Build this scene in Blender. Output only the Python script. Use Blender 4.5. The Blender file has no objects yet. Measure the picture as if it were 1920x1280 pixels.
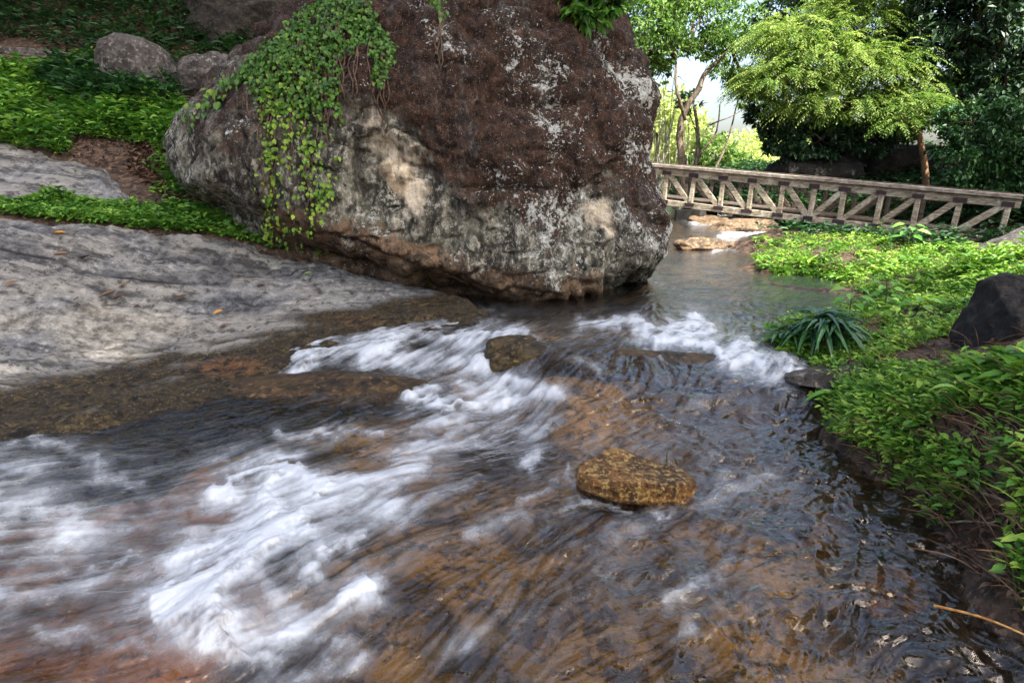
import bpy, bmesh, math
import numpy as np
from mathutils import Vector
from mathutils.bvhtree import BVHTree

rng = np.random.default_rng(11)
SC = bpy.context.scene
COL = SC.collection

# ------------------------------------------------------------------ camera model
FPX = 1280.0
PITCH = math.radians(13.6)
CZ = 1.6
cp, sp = math.cos(PITCH), math.sin(PITCH)

def k(u, v):
    a = (u - 960.0) / FPX
    b = (640.0 - v) / FPX
    den = cp + b * sp
    return a / den, (-sp + b * cp) / den

def PY(u, v, Y):
    kx, kz = k(u, v)
    return np.array([kx * Y, Y, CZ + kz * Y])

def PZ(u, v, z):
    kx, kz = k(u, v)
    Y = (z - CZ) / kz
    return np.array([kx * Y, Y, z])

def proj(P):
    x, y, z = P[:, 0], P[:, 1], P[:, 2] - CZ
    f = np.maximum(y * cp - z * sp, 1e-3)
    up = y * sp + z * cp
    return 960 + FPX * x / f, 640 - FPX * up / f

# ------------------------------------------------------------------ numpy noise
def _h(ix, iy, iz, seed):
    n = (ix.astype(np.uint32) * np.uint32(374761393) + iy.astype(np.uint32) * np.uint32(668265263)
         + iz.astype(np.uint32) * np.uint32(2147483647) + np.uint32((seed * 144665 + 977) & 0xffffffff))
    n = (n ^ (n >> np.uint32(13))) * np.uint32(1274126177)
    n = (n ^ (n >> np.uint32(16))) * np.uint32(2246822519)
    n = n ^ (n >> np.uint32(13))
    return (n & np.uint32(0xffffff)).astype(np.float64) / float(0xffffff)

def vn3(P, s=1.0, seed=0):
    Q = np.asarray(P, float) * s + 1000.0
    I = np.floor(Q).astype(np.int64)
    f = Q - I
    f = f * f * f * (f * (f * 6 - 15) + 10)
    x, y, z = I[:, 0], I[:, 1], I[:, 2]
    r = 0
    for dx in (0, 1):
        wx = f[:, 0] if dx else 1 - f[:, 0]
        for dy in (0, 1):
            wy = f[:, 1] if dy else 1 - f[:, 1]
            for dz in (0, 1):
                wz = f[:, 2] if dz else 1 - f[:, 2]
                r = r + wx * wy * wz * _h(x + dx, y + dy, z + dz, seed)
    return r * 2 - 1

def vn2(X, Y, s=1.0, seed=0):
    qx, qy = X * s + 1000.0, Y * s + 1000.0
    ix, iy = np.floor(qx).astype(np.int64), np.floor(qy).astype(np.int64)
    fx, fy = qx - ix, qy - iy
    fx = fx * fx * fx * (fx * (fx * 6 - 15) + 10)
    fy = fy * fy * fy * (fy * (fy * 6 - 15) + 10)
    zz = np.zeros_like(ix)
    a = _h(ix, iy, zz, seed) * (1 - fx) + _h(ix + 1, iy, zz, seed) * fx
    b = _h(ix, iy + 1, zz, seed) * (1 - fx) + _h(ix + 1, iy + 1, zz, seed) * fx
    return (a * (1 - fy) + b * fy) * 2 - 1

def fbm3(P, s, o=4, seed=0, g=0.5):
    r, a = 0, 1.0
    for i in range(o):
        r = r + a * vn3(P, s, seed + i * 17); s *= 2.03; a *= g
    return r

def fbm2(X, Y, s, o=4, seed=0, g=0.5):
    r, a = 0, 1.0
    for i in range(o):
        r = r + a * vn2(X, Y, s, seed + i * 17); s *= 2.03; a *= g
    return r

def sstep(a, b, x):
    t = np.clip((x - a) / (b - a), 0, 1)
    return t * t * (3 - 2 * t)

class TPS:
    """thin plate spline height through scattered points"""
    def __init__(s, pts, lam=0.02):
        p = np.asarray(pts, float)
        s.c = p[:, :2]
        n = len(p)
        d = ((s.c[:, None] - s.c[None]) ** 2).sum(-1)
        K = np.where(d > 0, 0.5 * d * np.log(d + 1e-12), 0) + lam * np.eye(n)
        A = np.zeros((n + 3, n + 3))
        A[:n, :n] = K
        A[:n, n] = 1; A[:n, n + 1:] = s.c
        A[n, :n] = 1; A[n + 1:, :n] = s.c.T
        b = np.zeros(n + 3); b[:n] = p[:, 2]
        s.w = np.linalg.solve(A, b)
    def __call__(s, X, Y):
        X = np.asarray(X, float); sh = X.shape
        x, y = X.ravel(), np.asarray(Y, float).ravel()
        out = np.empty(len(x)); n = len(s.c)
        for i in range(0, len(x), 40000):
            a, b = x[i:i + 40000], y[i:i + 40000]
            d = (a[:, None] - s.c[:, 0]) ** 2 + (b[:, None] - s.c[:, 1]) ** 2
            out[i:i + 40000] = (0.5 * d * np.log(d + 1e-12)) @ s.w[:n] + s.w[n] + s.w[n + 1] * a + s.w[n + 2] * b
        return out.reshape(sh)

def seg_dist(px, py, poly, closed=False):
    p = [tuple(q[:2]) for q in poly]
    if closed: p = p + [p[0]]
    best = np.full(px.shape, 1e9)
    for (x0, y0), (x1, y1) in zip(p[:-1], p[1:]):
        dx, dy = x1 - x0, y1 - y0
        t = np.clip(((px - x0) * dx + (py - y0) * dy) / (dx * dx + dy * dy + 1e-12), 0, 1)
        best = np.minimum(best, np.hypot(px - x0 - t * dx, py - y0 - t * dy))
    return best

def inside(px, py, poly):
    r = np.zeros(px.shape, bool)
    n = len(poly)
    for i in range(n):
        x0, y0 = poly[i][:2]; x1, y1 = poly[(i + 1) % n][:2]
        c = ((y0 > py) != (y1 > py)) & (px < (x1 - x0) * (py - y0) / (y1 - y0 + 1e-12) + x0)
        r ^= c
    return r

def sdist(px, py, poly):
    """positive inside the polygon"""
    d = seg_dist(px, py, poly, True)
    return np.where(inside(px, py, poly), d, -d)

# ------------------------------------------------------------------ mesh helpers
def tag(o, label=None, cat=None, group=None, kind=None):
    if label: o['label'] = label
    if cat: o['category'] = cat
    if group: o['group'] = group
    if kind: o['kind'] = kind
    return o

def empty(name, loc, label, cat, group=None):
    o = bpy.data.objects.new(name, None)
    o.empty_display_size = 0.2
    COL.objects.link(o)
    o.location = tuple(loc)
    return tag(o, label, cat, group)

def build(name, V, Fs, mat, parent=None, smooth=True, attrs=None, world=True):
    """V (n,3) world coordinates, Fs one array (or list of arrays) of faces"""
    V = np.asarray(V, float)
    if not isinstance(Fs, (list, tuple)): Fs = [Fs]
    Fs = [np.asarray(f, np.int64) for f in Fs if len(f)]
    org = None
    if parent is not None and world:
        org = np.array(parent.matrix_basis.translation if parent.parent is None else parent['_org'])
        V = V - org
    me = bpy.data.meshes.new(name)
    me.vertices.add(len(V))
    me.vertices.foreach_set('co', V.astype(np.float32).ravel())
    nl = sum(f.size for f in Fs); nf = sum(len(f) for f in Fs)
    me.loops.add(nl); me.polygons.add(nf)
    me.loops.foreach_set('vertex_index', np.concatenate([f.ravel() for f in Fs]).astype(np.int32))
    tot = np.concatenate([np.full(len(f), f.shape[1]) for f in Fs])
    st = np.concatenate([[0], np.cumsum(tot)[:-1]])
    me.polygons.foreach_set('loop_start', st.astype(np.int32))
    me.polygons.foreach_set('loop_total', tot.astype(np.int32))
    me.polygons.foreach_set('use_smooth', np.full(nf, bool(smooth)))
    me.update(calc_edges=True)
    me.validate()
    for n, a in (attrs or {}).items():
        at = me.attributes.new(n, 'FLOAT', 'POINT')
        at.data.foreach_set('value', np.asarray(a, np.float32))
    me.materials.append(mat)
    o = bpy.data.objects.new(name, me)
    COL.objects.link(o)
    if parent is not None:
        o.parent = parent
        o['_org'] = tuple(org) if org is not None else (0, 0, 0)
    return o

def rebase(o):
    """move a top level mesh's origin to its base"""
    me = o.data
    n = len(me.vertices)
    c = np.empty(n * 3, np.float32); me.vertices.foreach_get('co', c); c = c.reshape(-1, 3)
    b = np.array([(c[:, 0].min() + c[:, 0].max()) / 2, (c[:, 1].min() + c[:, 1].max()) / 2, c[:, 2].min()])
    me.vertices.foreach_set('co', (c - b).astype(np.float32).ravel())
    o.location = tuple(float(q) for q in b)
    me.update()
    return o

def grid_faces(nr, nc):
    i = np.arange(nr - 1)[:, None] * nc + np.arange(nc - 1)[None]
    i = i.ravel()
    return np.stack([i, i + 1, i + nc + 1, i + nc], 1)

class MB:
    """collects pieces of one mesh"""
    def __init__(s): s.V = []; s.F = {}; s.n = 0; s.T = []
    def add(s, V, F, tint=None):
        V = np.asarray(V, float); F = np.asarray(F, np.int64)
        s.V.append(V)
        s.F.setdefault(F.shape[1], []).append(F + s.n)
        s.T.append(np.full(len(V), 0.5) if tint is None else np.broadcast_to(np.asarray(tint, float), (len(V),)))
        s.n += len(V)
        return s
    def bar(s, p, q, w, h, up=(0, 0, 1), jit=0.0):
        p, q = np.asarray(p, float), np.asarray(q, float)
        d = q - p; d = d / np.linalg.norm(d)
        sd = np.cross(d, up); sd /= np.linalg.norm(sd)
        u = np.cross(sd, d)
        c = 0.12 * min(w, h)
        prof = [(-w / 2 + c, -h / 2), (w / 2 - c, -h / 2), (w / 2, -h / 2 + c), (w / 2, h / 2 - c),
                (w / 2 - c, h / 2), (-w / 2 + c, h / 2), (-w / 2, h / 2 - c), (-w / 2, -h / 2 + c)]
        V = np.array([e + sd * a + u * b for e in (p, q) for a, b in prof])
        if jit: V = V + rng.normal(0, jit, V.shape)
        F = [[i, (i + 1) % 8, 8 + (i + 1) % 8, 8 + i] for i in range(8)]
        s.add(V, F)
        n0 = s.n - 16
        s.F.setdefault(8, []).append(np.array([[n0 + i for i in range(7, -1, -1)], [n0 + 8 + i for i in range(8)]]))
        return s
    def tube(s, pts, rad, sides=8, tint=None):
        pts = np.asarray(pts, float); rad = np.broadcast_to(np.asarray(rad, float), (len(pts),))
        t = np.gradient(pts, axis=0); t /= np.linalg.norm(t, axis=1)[:, None] + 1e-9
        ref = np.array([0.3, 1, 0.2]) if abs(t[0][1]) < 0.8 else np.array([1, 0, 0.2])
        a = np.cross(t, ref); a /= np.linalg.norm(a, axis=1)[:, None]
        b = np.cross(t, a)
        th = np.linspace(0, 2 * np.pi, sides, endpoint=False)
        V = (pts[:, None] + rad[:, None, None] * (np.cos(th)[None, :, None] * a[:, None] + np.sin(th)[None, :, None] * b[:, None])).reshape(-1, 3)
        F = []
        for i in range(len(pts) - 1):
            for j in range(sides):
                F.append([i * sides + j, i * sides + (j + 1) % sides, (i + 1) * sides + (j + 1) % sides, (i + 1) * sides + j])
        return s.add(V, F, tint)
    def build(s, name, mat, parent=None, smooth=True):
        return build(name, np.concatenate(s.V), [np.concatenate(f) for f in s.F.values()], mat, parent, smooth,
                     {'tint': np.concatenate(s.T)})

def norm(v):
    return v / (np.linalg.norm(v, axis=-1, keepdims=True) + 1e-9)

def leaves(P, D, N, L, Wd, tint, fold=0.18, droop=0.15, simple=False):
    """leaf blades: P base points, D growth direction, N up direction. returns V,F,T"""
    n = len(P)
    D = norm(D); S = norm(np.cross(D, N)); N = np.cross(S, D)
    L = np.broadcast_to(L, (n,))[:, None]; Wd = np.broadcast_to(Wd, (n,))[:, None]
    if simple:
        V = np.stack([P, P + D * L * .45 - S * Wd * .5, P + D * L - N * L * droop, P + D * L * .45 + S * Wd * .5], 1).reshape(-1, 3)
        i = np.arange(n)[:, None] * 4
        F = i + np.array([[0, 1, 2, 3]])
        return V, F, np.repeat(tint, 4)
    V = np.stack([P,
                  P + D * L * .30 - S * Wd * .46 + N * Wd * fold,
                  P + D * L * .62 - S * Wd * .40 + N * (Wd * fold - L * droop * .3),
                  P + D * L - N * L * droop,
                  P + D * L * .62 + S * Wd * .40 + N * (Wd * fold - L * droop * .3),
                  P + D * L * .30 + S * Wd * .46 + N * Wd * fold,
                  P + D * L * .45 - N * L * droop * .1], 1).reshape(-1, 3)
    i = np.arange(n)[:, None] * 7
    F = np.concatenate([i + np.array([[0, 6, 2, 1]]), i + np.array([[0, 5, 4, 6]]), ], 0)
    F3 = np.concatenate([i + np.array([[6, 3, 2]]), i + np.array([[6, 4, 3]])], 0)
    return V, (F, F3), np.repeat(tint, 7)

def leaf_obj(name, parts, mat, parent=None):
    """parts: list of (V,F,T)"""
    V = []; F4 = []; F3 = []; T = []; n = 0
    for v, f, t in parts:
        V.append(v); T.append(t)
        if isinstance(f, tuple):
            F4.append(f[0] + n); F3.append(f[1] + n)
        else:
            F4.append(f + n)
        n += len(v)
    Fs = [np.concatenate(F4)] + ([np.concatenate(F3)] if F3 else [])
    return build(name, np.concatenate(V), Fs, mat, parent, False, {'tint': np.concatenate(T)})

# ------------------------------------------------------------------ node helpers
class NT:
    def __init__(s, name):
        s.m = bpy.data.materials.new(name); s.m.use_nodes = True
        s.t = s.m.node_tree; s.t.nodes.clear()
        s.out = s.t.nodes.new('ShaderNodeOutputMaterial')
    def n(s, typ, ins=None, **kw):
        nd = s.t.nodes.new('ShaderNode' + typ)
        for a, b in kw.items(): setattr(nd, a, b)
        for a, b in (ins or {}).items(): s.put(nd.inputs[a], b)
        return nd
    def put(s, sock, v):
        if isinstance(v, bpy.types.NodeSocket): s.t.links.new(v, sock)
        elif isinstance(v, (tuple, list)) and len(v) == 3 and sock.type == 'RGBA': sock.default_value = (*v, 1)
        else: sock.default_value = v
    def attr(s, name): return s.n('Attribute', attribute_name=name).outputs['Fac']
    def pos(s): return s.n('NewGeometry').outputs['Position']
    def noise(s, vec, scale, detail=4, rough=0.55, dist=0.0, col=False):
        nd = s.n('TexNoise', {'Vector': vec, 'Scale': scale, 'Detail': detail, 'Roughness': rough, 'Distortion': dist})
        return nd.outputs['Color' if col else 'Fac']
    def vor(s, vec, scale, feature='F1', out='Distance', rnd=1.0):
        nd = s.n('TexVoronoi', {'Vector': vec, 'Scale': scale, 'Randomness': rnd}, feature=feature)
        return nd.outputs[out]
    def mapv(s, vec, sc=(1, 1, 1), rot=(0, 0, 0)):
        return s.n('Mapping', {'Vector': vec, 'Scale': sc, 'Rotation': rot}).outputs['Vector']
    def math(s, op, a, b=0.0, c=0.0, clamp=False):
        nd = s.n('Math', operation=op, use_clamp=clamp)
        s.put(nd.inputs[0], a); s.put(nd.inputs[1], b)
        if op in ('MULTIPLY_ADD',): s.put(nd.inputs[2], c)
        return nd.outputs[0]
    def ramp(s, f, a, b, lo=0.0, hi=1.0):
        nd = s.n('MapRange', interpolation_type='SMOOTHSTEP', clamp=True)
        for i, v in zip(('Value', 'From Min', 'From Max', 'To Min', 'To Max'), (f, a, b, lo, hi)): s.put(nd.inputs[i], v)
        return nd.outputs[0]
    def mix(s, f, a, b, mode='MIX'):
        nd = s.n('Mix', data_type='RGBA', blend_type=mode)
        s.put(nd.inputs[0], f); s.put(nd.inputs[6], a); s.put(nd.inputs[7], b)
        return nd.outputs[2]
    def vadd(s, a, b, sc=1.0):
        nd = s.n('VectorMath', operation='MULTIPLY_ADD')
        s.put(nd.inputs[0], b); nd.inputs[1].default_value = (sc, sc, sc); s.put(nd.inputs[2], a)
        return nd.outputs[0]
    def bump(s, h, dist=0.02, strength=1.0, normal=None):
        ins = {'Height': h, 'Distance': dist, 'Strength': strength}
        if normal is not None: ins['Normal'] = normal
        return s.n('Bump', ins).outputs[0]
    def principled(s, col, rough=0.7, normal=None, spec=0.4, **kw):
        ins = {'Base Color': col, 'Roughness': rough, 'Specular IOR Level': spec}
        if normal is not None: ins['Normal'] = normal
        ins.update(kw)
        return s.n('BsdfPrincipled', ins).outputs[0]
    def done(s, sh):
        s.t.links.new(sh, s.out.inputs['Surface']); return s.m

def leaf_mat(name, c0, c1, c2, trans=0.35, rough=0.5, spec=0.35):
    """c0..c2: dark, middle and light leaf colours picked per leaf"""
    t = NT(name)
    a = t.attr('tint')
    nz = t.noise(t.pos(), 1.3, 2)
    f = t.math('MULTIPLY_ADD', nz, 0.6, t.math('SUBTRACT', a, 0.3))
    r = t.n('ValToRGB', {'Fac': f})
    e = r.color_ramp.elements
    e[0].position = 0.05; e[0].color = (*c0, 1)
    e[1].position = 0.95; e[1].color = (*c2, 1)
    m = e.new(0.5); m.color = (*c1, 1)
    c = r.outputs[0]
    p = t.principled(c, rough, None, spec)
    tr = t.n('BsdfTranslucent', {'Color': t.mix(0.5, c, t.mix(1.0, c, (1.0, 1.0, 0.35), 'MULTIPLY'))}).outputs[0]
    return t.done(t.n('MixShader', {0: trans, 1: p, 2: tr}).outputs[0])

# ------------------------------------------------------------------ materials
def mat_boulder():
    t = NT('boulder_rock')
    P = t.pos()
    wn = t.noise(P, 2.2, 5, 0.6, col=True)
    Pd = t.vadd(P, wn, 0.18)
    n1 = t.noise(Pd, 1.6, 8, 0.62)
    n2 = t.noise(P, 9.0, 8, 0.68)
    n3 = t.noise(P, 42.0, 5, 0.7)
    stre = t.noise(t.mapv(Pd, (5, 5, 0.8)), 1.0, 6, 0.62)
    moss, pale, rust, lich = (t.attr(x) for x in ('moss', 'pale', 'rust', 'lichen'))
    n4 = t.noise(t.mapv(Pd, (1, 1, .55)), 20.0, 8, 0.72)
    n5 = t.noise(P, 85.0, 3, 0.7)
    drip = t.noise(t.mapv(P, (3.2, 3.2, .35)), 1.0, 5, 0.6, 0.4)
    # bare grey-green granite with vertical weather streaks
    g = t.mix(t.ramp(stre, 0.38, 0.62), (0.035, 0.033, 0.028), (0.25, 0.235, 0.18))
    g = t.mix(t.ramp(n4, 0.50, 0.62), g, (0.50, 0.48, 0.40))
    g = t.mix(t.ramp(n4, 0.47, 0.38, 0, .9), g, (0.02, 0.018, 0.015))
    g = t.mix(t.ramp(n2, 0.48, 0.36, 0, 0.9), g, (0.035, 0.031, 0.026))
    g = t.mix(t.ramp(n1, 0.50, 0.66, 0, 0.55), g, (0.12, 0.135, 0.085))
    # cream freshly exposed stone
    cr = t.mix(t.ramp(stre, 0.40, 0.60), (0.28, 0.215, 0.14), (0.80, 0.69, 0.52))
    cr = t.mix(t.ramp(n4, 0.54, 0.66, 0, 0.8), cr, (0.14, 0.105, 0.08))
    c = t.mix(t.ramp(t.math('ADD', pale, t.math('ADD', t.math('MULTIPLY_ADD', n2, 1.2, -0.6), t.math('MULTIPLY_ADD', stre, 1.0, -0.5))), 0.35, 0.75), g, cr)
    c = t.mix(t.ramp(drip, 0.50, 0.66, 0, 0.75), c, t.mix(t.ramp(n4, 0.4, 0.6), (0.02, 0.017, 0.015), (0.09, 0.08, 0.065)))
    # rusty brown band along the foot
    ru = t.mix(t.ramp(n1, 0.35, 0.66), (0.06, 0.038, 0.024), (0.24, 0.155, 0.092))
    ru = t.mix(t.ramp(n4, 0.50, 0.62, 0, .7), ru, (0.27, 0.215, 0.15))
    ru = t.mix(t.ramp(n2, 0.52, 0.40, 0, .9), ru, (0.035, 0.025, 0.018))
    c = t.mix(t.ramp(t.math('ADD', rust, t.math('ADD', t.math('MULTIPLY_ADD', n1, 1.6, -0.8), t.math('MULTIPLY_ADD', n2, 1.2, -0.6))), 0.3, 0.8), c, ru)
    # maroon brown crust
    mo = t.mix(t.ramp(n2, 0.36, 0.64), (0.012, 0.007, 0.0045), (0.068, 0.034, 0.020))
    mo = t.mix(t.ramp(n4, 0.54, 0.66, 0, 0.8), mo, (0.17, 0.105, 0.07))
    mo = t.mix(t.ramp(n4, 0.47, 0.37, 0, 0.9), mo, (0.009, 0.007, 0.006))
    mo = t.mix(t.ramp(n5, 0.58, 0.66, 0, 0.7), mo, (0.26, 0.21, 0.18))
    mo = t.mix(t.ramp(drip, 0.52, 0.66, 0, 0.6), mo, t.mix(t.ramp(n4, .45, .6), (0.035, 0.031, 0.028), (0.16, 0.15, 0.135)))
    mm = t.math('ADD', moss, t.math('ADD', t.math('MULTIPLY_ADD', n1, 1.9, -0.95), t.math('ADD', t.math('MULTIPLY_ADD', n2, 1.3, -0.65), t.math('MULTIPLY_ADD', n4, 1.3, -0.65))))
    mm = t.math('ADD', mm, t.math('MULTIPLY_ADD', drip, 1.6, -0.8))
    c = t.mix(t.ramp(mm, 0.30, 0.66), c, mo)
    # pale flaky lichen: clustered flakes and fine specks
    l1 = t.noise(Pd, 10.5, 9, 0.74, 0.25)
    l2 = t.noise(P, 2.0, 3, 0.5)
    l4 = t.noise(P, 30.0, 6, 0.7)
    lb = t.math('ADD', t.math('MULTIPLY_ADD', l2, 0.60, -0.30), t.math('MULTIPLY_ADD', lich, 0.20, -0.195))
    lm = t.math('MAXIMUM', t.ramp(t.math('ADD', l1, lb), 0.555, 0.578), t.ramp(t.math('ADD', l4, t.math('MULTIPLY', lb, 0.6)), 0.572, 0.596))
    lc = t.mix(t.ramp(n3, 0.38, 0.62), (0.34, 0.35, 0.31), (0.78, 0.79, 0.73))
    lc = t.mix(t.ramp(n5, 0.56, 0.70, 0, .7), lc, (0.10, 0.09, 0.08))
    c = t.mix(t.math('MULTIPLY', lm, 0.9), c, lc)
    # black cracks
    crk = t.attr('crack')
    c = t.mix(t.ramp(t.math('ADD', crk, t.math('MULTIPLY_ADD', n2, 0.5, -0.25)), 0.5, 0.8, 0, 0.8), c, (0.018, 0.014, 0.012))
    h = t.math('ADD', t.math('MULTIPLY', n2, 1.0), t.math('ADD', t.math('MULTIPLY', n3, 0.35), t.math('MULTIPLY', lm, 0.12)))
    h = t.math('ADD', h, t.math('ADD', t.math('MULTIPLY', stre, 0.5), t.math('MULTIPLY', n4, 0.9)))
    return t.done(t.principled(c, 0.85, t.bump(h, 0.065, 1.0), 0.2))

def mat_slab():
    t = NT('granite_slab')
    P = t.pos()
    wn = t.noise(P, 1.5, 4, 0.6, col=True)
    Pd = t.vadd(P, wn, 0.22)
    # layers run down the slab towards the stream
    st = t.noise(t.mapv(Pd, (0.9, 5.5, 4.0), (0, 0, math.radians(-24))), 1.3, 7, 0.62)
    n2 = t.noise(P, 11, 8, 0.7)
    n3 = t.noise(P, 55, 5, 0.7)
    nb = t.noise(P, 0.9, 3, 0.5)
    c = t.mix(t.ramp(st, 0.38, 0.58), (0.075, 0.073, 0.070), (0.35, 0.33, 0.29))
    c = t.mix(t.ramp(nb, 0.46, 0.62, 0, 0.65), c, t.mix(t.ramp(n2, 0.4, 0.65), (0.14, 0.15, 0.16), (0.34, 0.34, 0.34)))
    c = t.mix(t.ramp(n2, 0.53, 0.68, 0, 0.75), c, (0.55, 0.525, 0.47))
    c = t.mix(t.ramp(n2, 0.47, 0.37, 0, 0.85), c, (0.05, 0.046, 0.042))
    c = t.mix(t.ramp(t.noise(t.mapv(Pd, (2.2, 14, 9), (0, 0, math.radians(-24))), 1.5, 6, .65), 0.55, 0.66, 0, .8), c, (0.06, 0.056, 0.054))
    c = t.mix(t.ramp(n3, 0.58, 0.74, 0, 0.6), c, (0.07, 0.06, 0.05))
    c = t.mix(t.ramp(t.attr('cream'), 0.3, 0.9, 0, .55), c, t.mix(t.ramp(n2, .4, .6), (0.22, 0.19, 0.14), (0.56, 0.51, 0.41)))
    c = t.mix(t.ramp(t.math('ADD', t.attr('stain'), t.math('MULTIPLY_ADD', n2, 1.0, -.5)), 0.35, 0.85, 0, .75), c, t.mix(t.ramp(n2, .42, .6), (0.035, 0.036, 0.040), (0.15, 0.152, 0.16)))
    crk = t.attr('crack')
    c = t.mix(t.ramp(crk, 0.35, 0.9, 0, 0.9), c, (0.025, 0.022, 0.02))
    # algae and wet stone along the waterline
    wet = t.attr('wet')
    wv = t.math('ADD', wet, t.math('MULTIPLY_ADD', n2, 0.7, -0.35))
    w4 = t.noise(t.mapv(P, (1, 1.8, 1.4), (0, 0, math.radians(-24))), 16.0, 8, 0.78)
    br = t.mix(t.ramp(w4, 0.40, 0.66), (0.014, 0.011, 0.006), (0.125, 0.085, 0.036))
    br = t.mix(t.ramp(st, 0.44, 0.56, 0, .7), br, (0.030, 0.023, 0.014))
    br = t.mix(t.ramp(t.math('ADD', t.attr('rusty'), t.math('MULTIPLY_ADD', w4, 1.2, -.6)), .35, .75, 0, .85), br, t.mix(t.ramp(n2, .42, .6), (0.05, 0.022, 0.009), (0.19, 0.088, 0.034)))
    br = t.mix(t.ramp(n3, 0.54, 0.66, 0, 0.7), br, (0.27, 0.21, 0.11))
    br = t.mix(t.ramp(t.math('ADD', nb, t.math('MULTIPLY_ADD', t.attr('deepwet'), .5, -.12)), 0.48, 0.60, 0, .85), br, t.mix(t.ramp(w4, .45, .60), (0.007, 0.007, 0.008), (0.07, 0.065, 0.055)))
    br = t.mix(t.ramp(n2, 0.48, 0.40, 0, .9), br, (0.006, 0.005, 0.004))
    c = t.mix(t.ramp(wv, 0.30, 0.62), c, br)
    rough = t.ramp(wv, 0.4, 0.9, 0.85, 0.45)
    h = t.math('ADD', t.math('ADD', t.math('MULTIPLY', st, 1.3), n2), t.math('MULTIPLY', n3, 0.35))
    return t.done(t.principled(c, rough, t.bump(h, 0.075, 1.0), 0.3))

def mat_rock(name, dark, mid, light, scale=1.0, rough=0.85, dist=0.03):
    t = NT(name)
    P = t.n('TexCoord').outputs['Object']
    n1 = t.noise(P, 3.0 * scale, 6, 0.62)
    n2 = t.noise(P, 14 * scale, 7, 0.7)
    n3 = t.noise(P, 60 * scale, 4, 0.7)
    c = t.mix(t.ramp(n1, 0.35, 0.62), dark, mid)
    c = t.mix(t.ramp(n2, 0.50, 0.68), c, light)
    c = t.mix(t.ramp(n2, 0.44, 0.34, 0, 0.8), c, tuple(0.35 * q for q in dark))
    c = t.mix(t.ramp(n3, 0.56, 0.72, 0, 0.55), c, tuple(0.4 * q for q in dark))
    h = t.math('ADD', n2, t.math('ADD', t.math('MULTIPLY', n3, 0.35), n1))
    return t.done(t.principled(c, rough, t.bump(h, dist, 0.9), 0.35))

def mat_gold():
    t = NT('golden_wet_stone')
    P = t.n('TexCoord').outputs['Object']
    n1 = t.noise(P, 7, 6, 0.65); n2 = t.noise(P, 34, 7, 0.74); n3 = t.noise(P, 130, 4, 0.7)
    c = t.mix(t.ramp(n1, 0.40, 0.58), (0.08, 0.034, 0.010), (0.32, 0.15, 0.04))
    c = t.mix(t.ramp(n2, 0.51, 0.60, 0, .9), c, (0.62, 0.45, 0.16))
    c = t.mix(t.ramp(n2, 0.47, 0.39, 0, .92), c, (0.022, 0.012, 0.005))
    c = t.mix(t.ramp(n3, 0.56, 0.66, 0, .6), c, (0.03, 0.018, 0.008))
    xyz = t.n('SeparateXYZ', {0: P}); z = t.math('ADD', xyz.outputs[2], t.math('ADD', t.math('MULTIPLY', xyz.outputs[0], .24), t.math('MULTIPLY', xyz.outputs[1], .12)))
    wet = t.ramp(t.math('ADD', z, t.math('MULTIPLY_ADD', n1, .10, -.05)), .115, .075)  # wet foot; the tilt also paints shade onto the left front facet
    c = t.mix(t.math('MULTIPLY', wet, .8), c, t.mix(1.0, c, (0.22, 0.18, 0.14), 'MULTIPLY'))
    h = t.math('ADD', n2, t.math('ADD', t.math('MULTIPLY', n3, .4), n1))
    return t.done(t.principled(c, t.ramp(wet, 0, 1, .5, .2), t.bump(h, .05, 1.0), .4))

def mat_ground():
    t = NT('stream_bed_and_soil')
    P = t.pos()
    n1 = t.noise(P, 1.4, 6, 0.6, 0.4)
    n2 = t.noise(P, 9, 7, 0.68)
    n3 = t.noise(P, 34, 5, 0.7)
    cell = t.vor(t.vadd(P, t.noise(P, 3, 3, col=True), 0.3), 5.5)
    bed, org = t.attr('bed'), t.attr('orange')
    # soil with leaf litter
    s = t.mix(t.ramp(n2, 0.38, 0.65), (0.022, 0.015, 0.010), (0.095, 0.06, 0.038))
    lit = t.vor(P, 24.0, out='Color')
    s = t.mix(t.ramp(t.noise(P, 17, 3, 0.6), 0.5, 0.6, 0, 0.75), s, t.mix(t.n('SeparateColor', {0: lit}).outputs[0], (0.07, 0.038, 0.022), (0.24, 0.15, 0.095)))
    # bed: gold-brown sand and stones, orange granite to the left
    b = t.mix(t.ramp(n1, 0.36, 0.62), (0.048, 0.033, 0.015), (0.46, 0.305, 0.125))
    b = t.mix(t.ramp(n2, 0.48, 0.60, 0, 0.85), b, (0.035, 0.024, 0.013))
    b = t.mix(t.ramp(cell, 0.28, 0.02, 0, 0.35), b, (0.40, 0.27, 0.13))
    o = t.mix(t.ramp(n1, 0.38, 0.60), (0.12, 0.055, 0.022), (0.52, 0.25, 0.105))
    o = t.mix(t.ramp(n2, 0.54, 0.68, 0, 0.85), o, (0.035, 0.018, 0.010))
    b = t.mix(t.ramp(t.math('ADD', org, t.math('MULTIPLY_ADD', n1, 0.8, -0.4)), 0.3, 0.7), b, o)
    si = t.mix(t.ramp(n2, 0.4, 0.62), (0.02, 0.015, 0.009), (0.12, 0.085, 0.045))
    b = t.mix(t.ramp(t.math('ADD', t.attr('bed_shade'), t.math('MULTIPLY_ADD', n1, 1.0, -0.5)), 0.25, 0.75), b, si)
    c = t.mix(t.ramp(t.math('ADD', bed, t.math('MULTIPLY_ADD', n2, 0.5, -0.25)), 0.35, 0.65), s, b)
    h = t.math('ADD', n2, t.math('MULTIPLY', n3, 0.4))
    return t.done(t.principled(c, 0.75, t.bump(h, 0.04, 0.9), 0.3))

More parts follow.
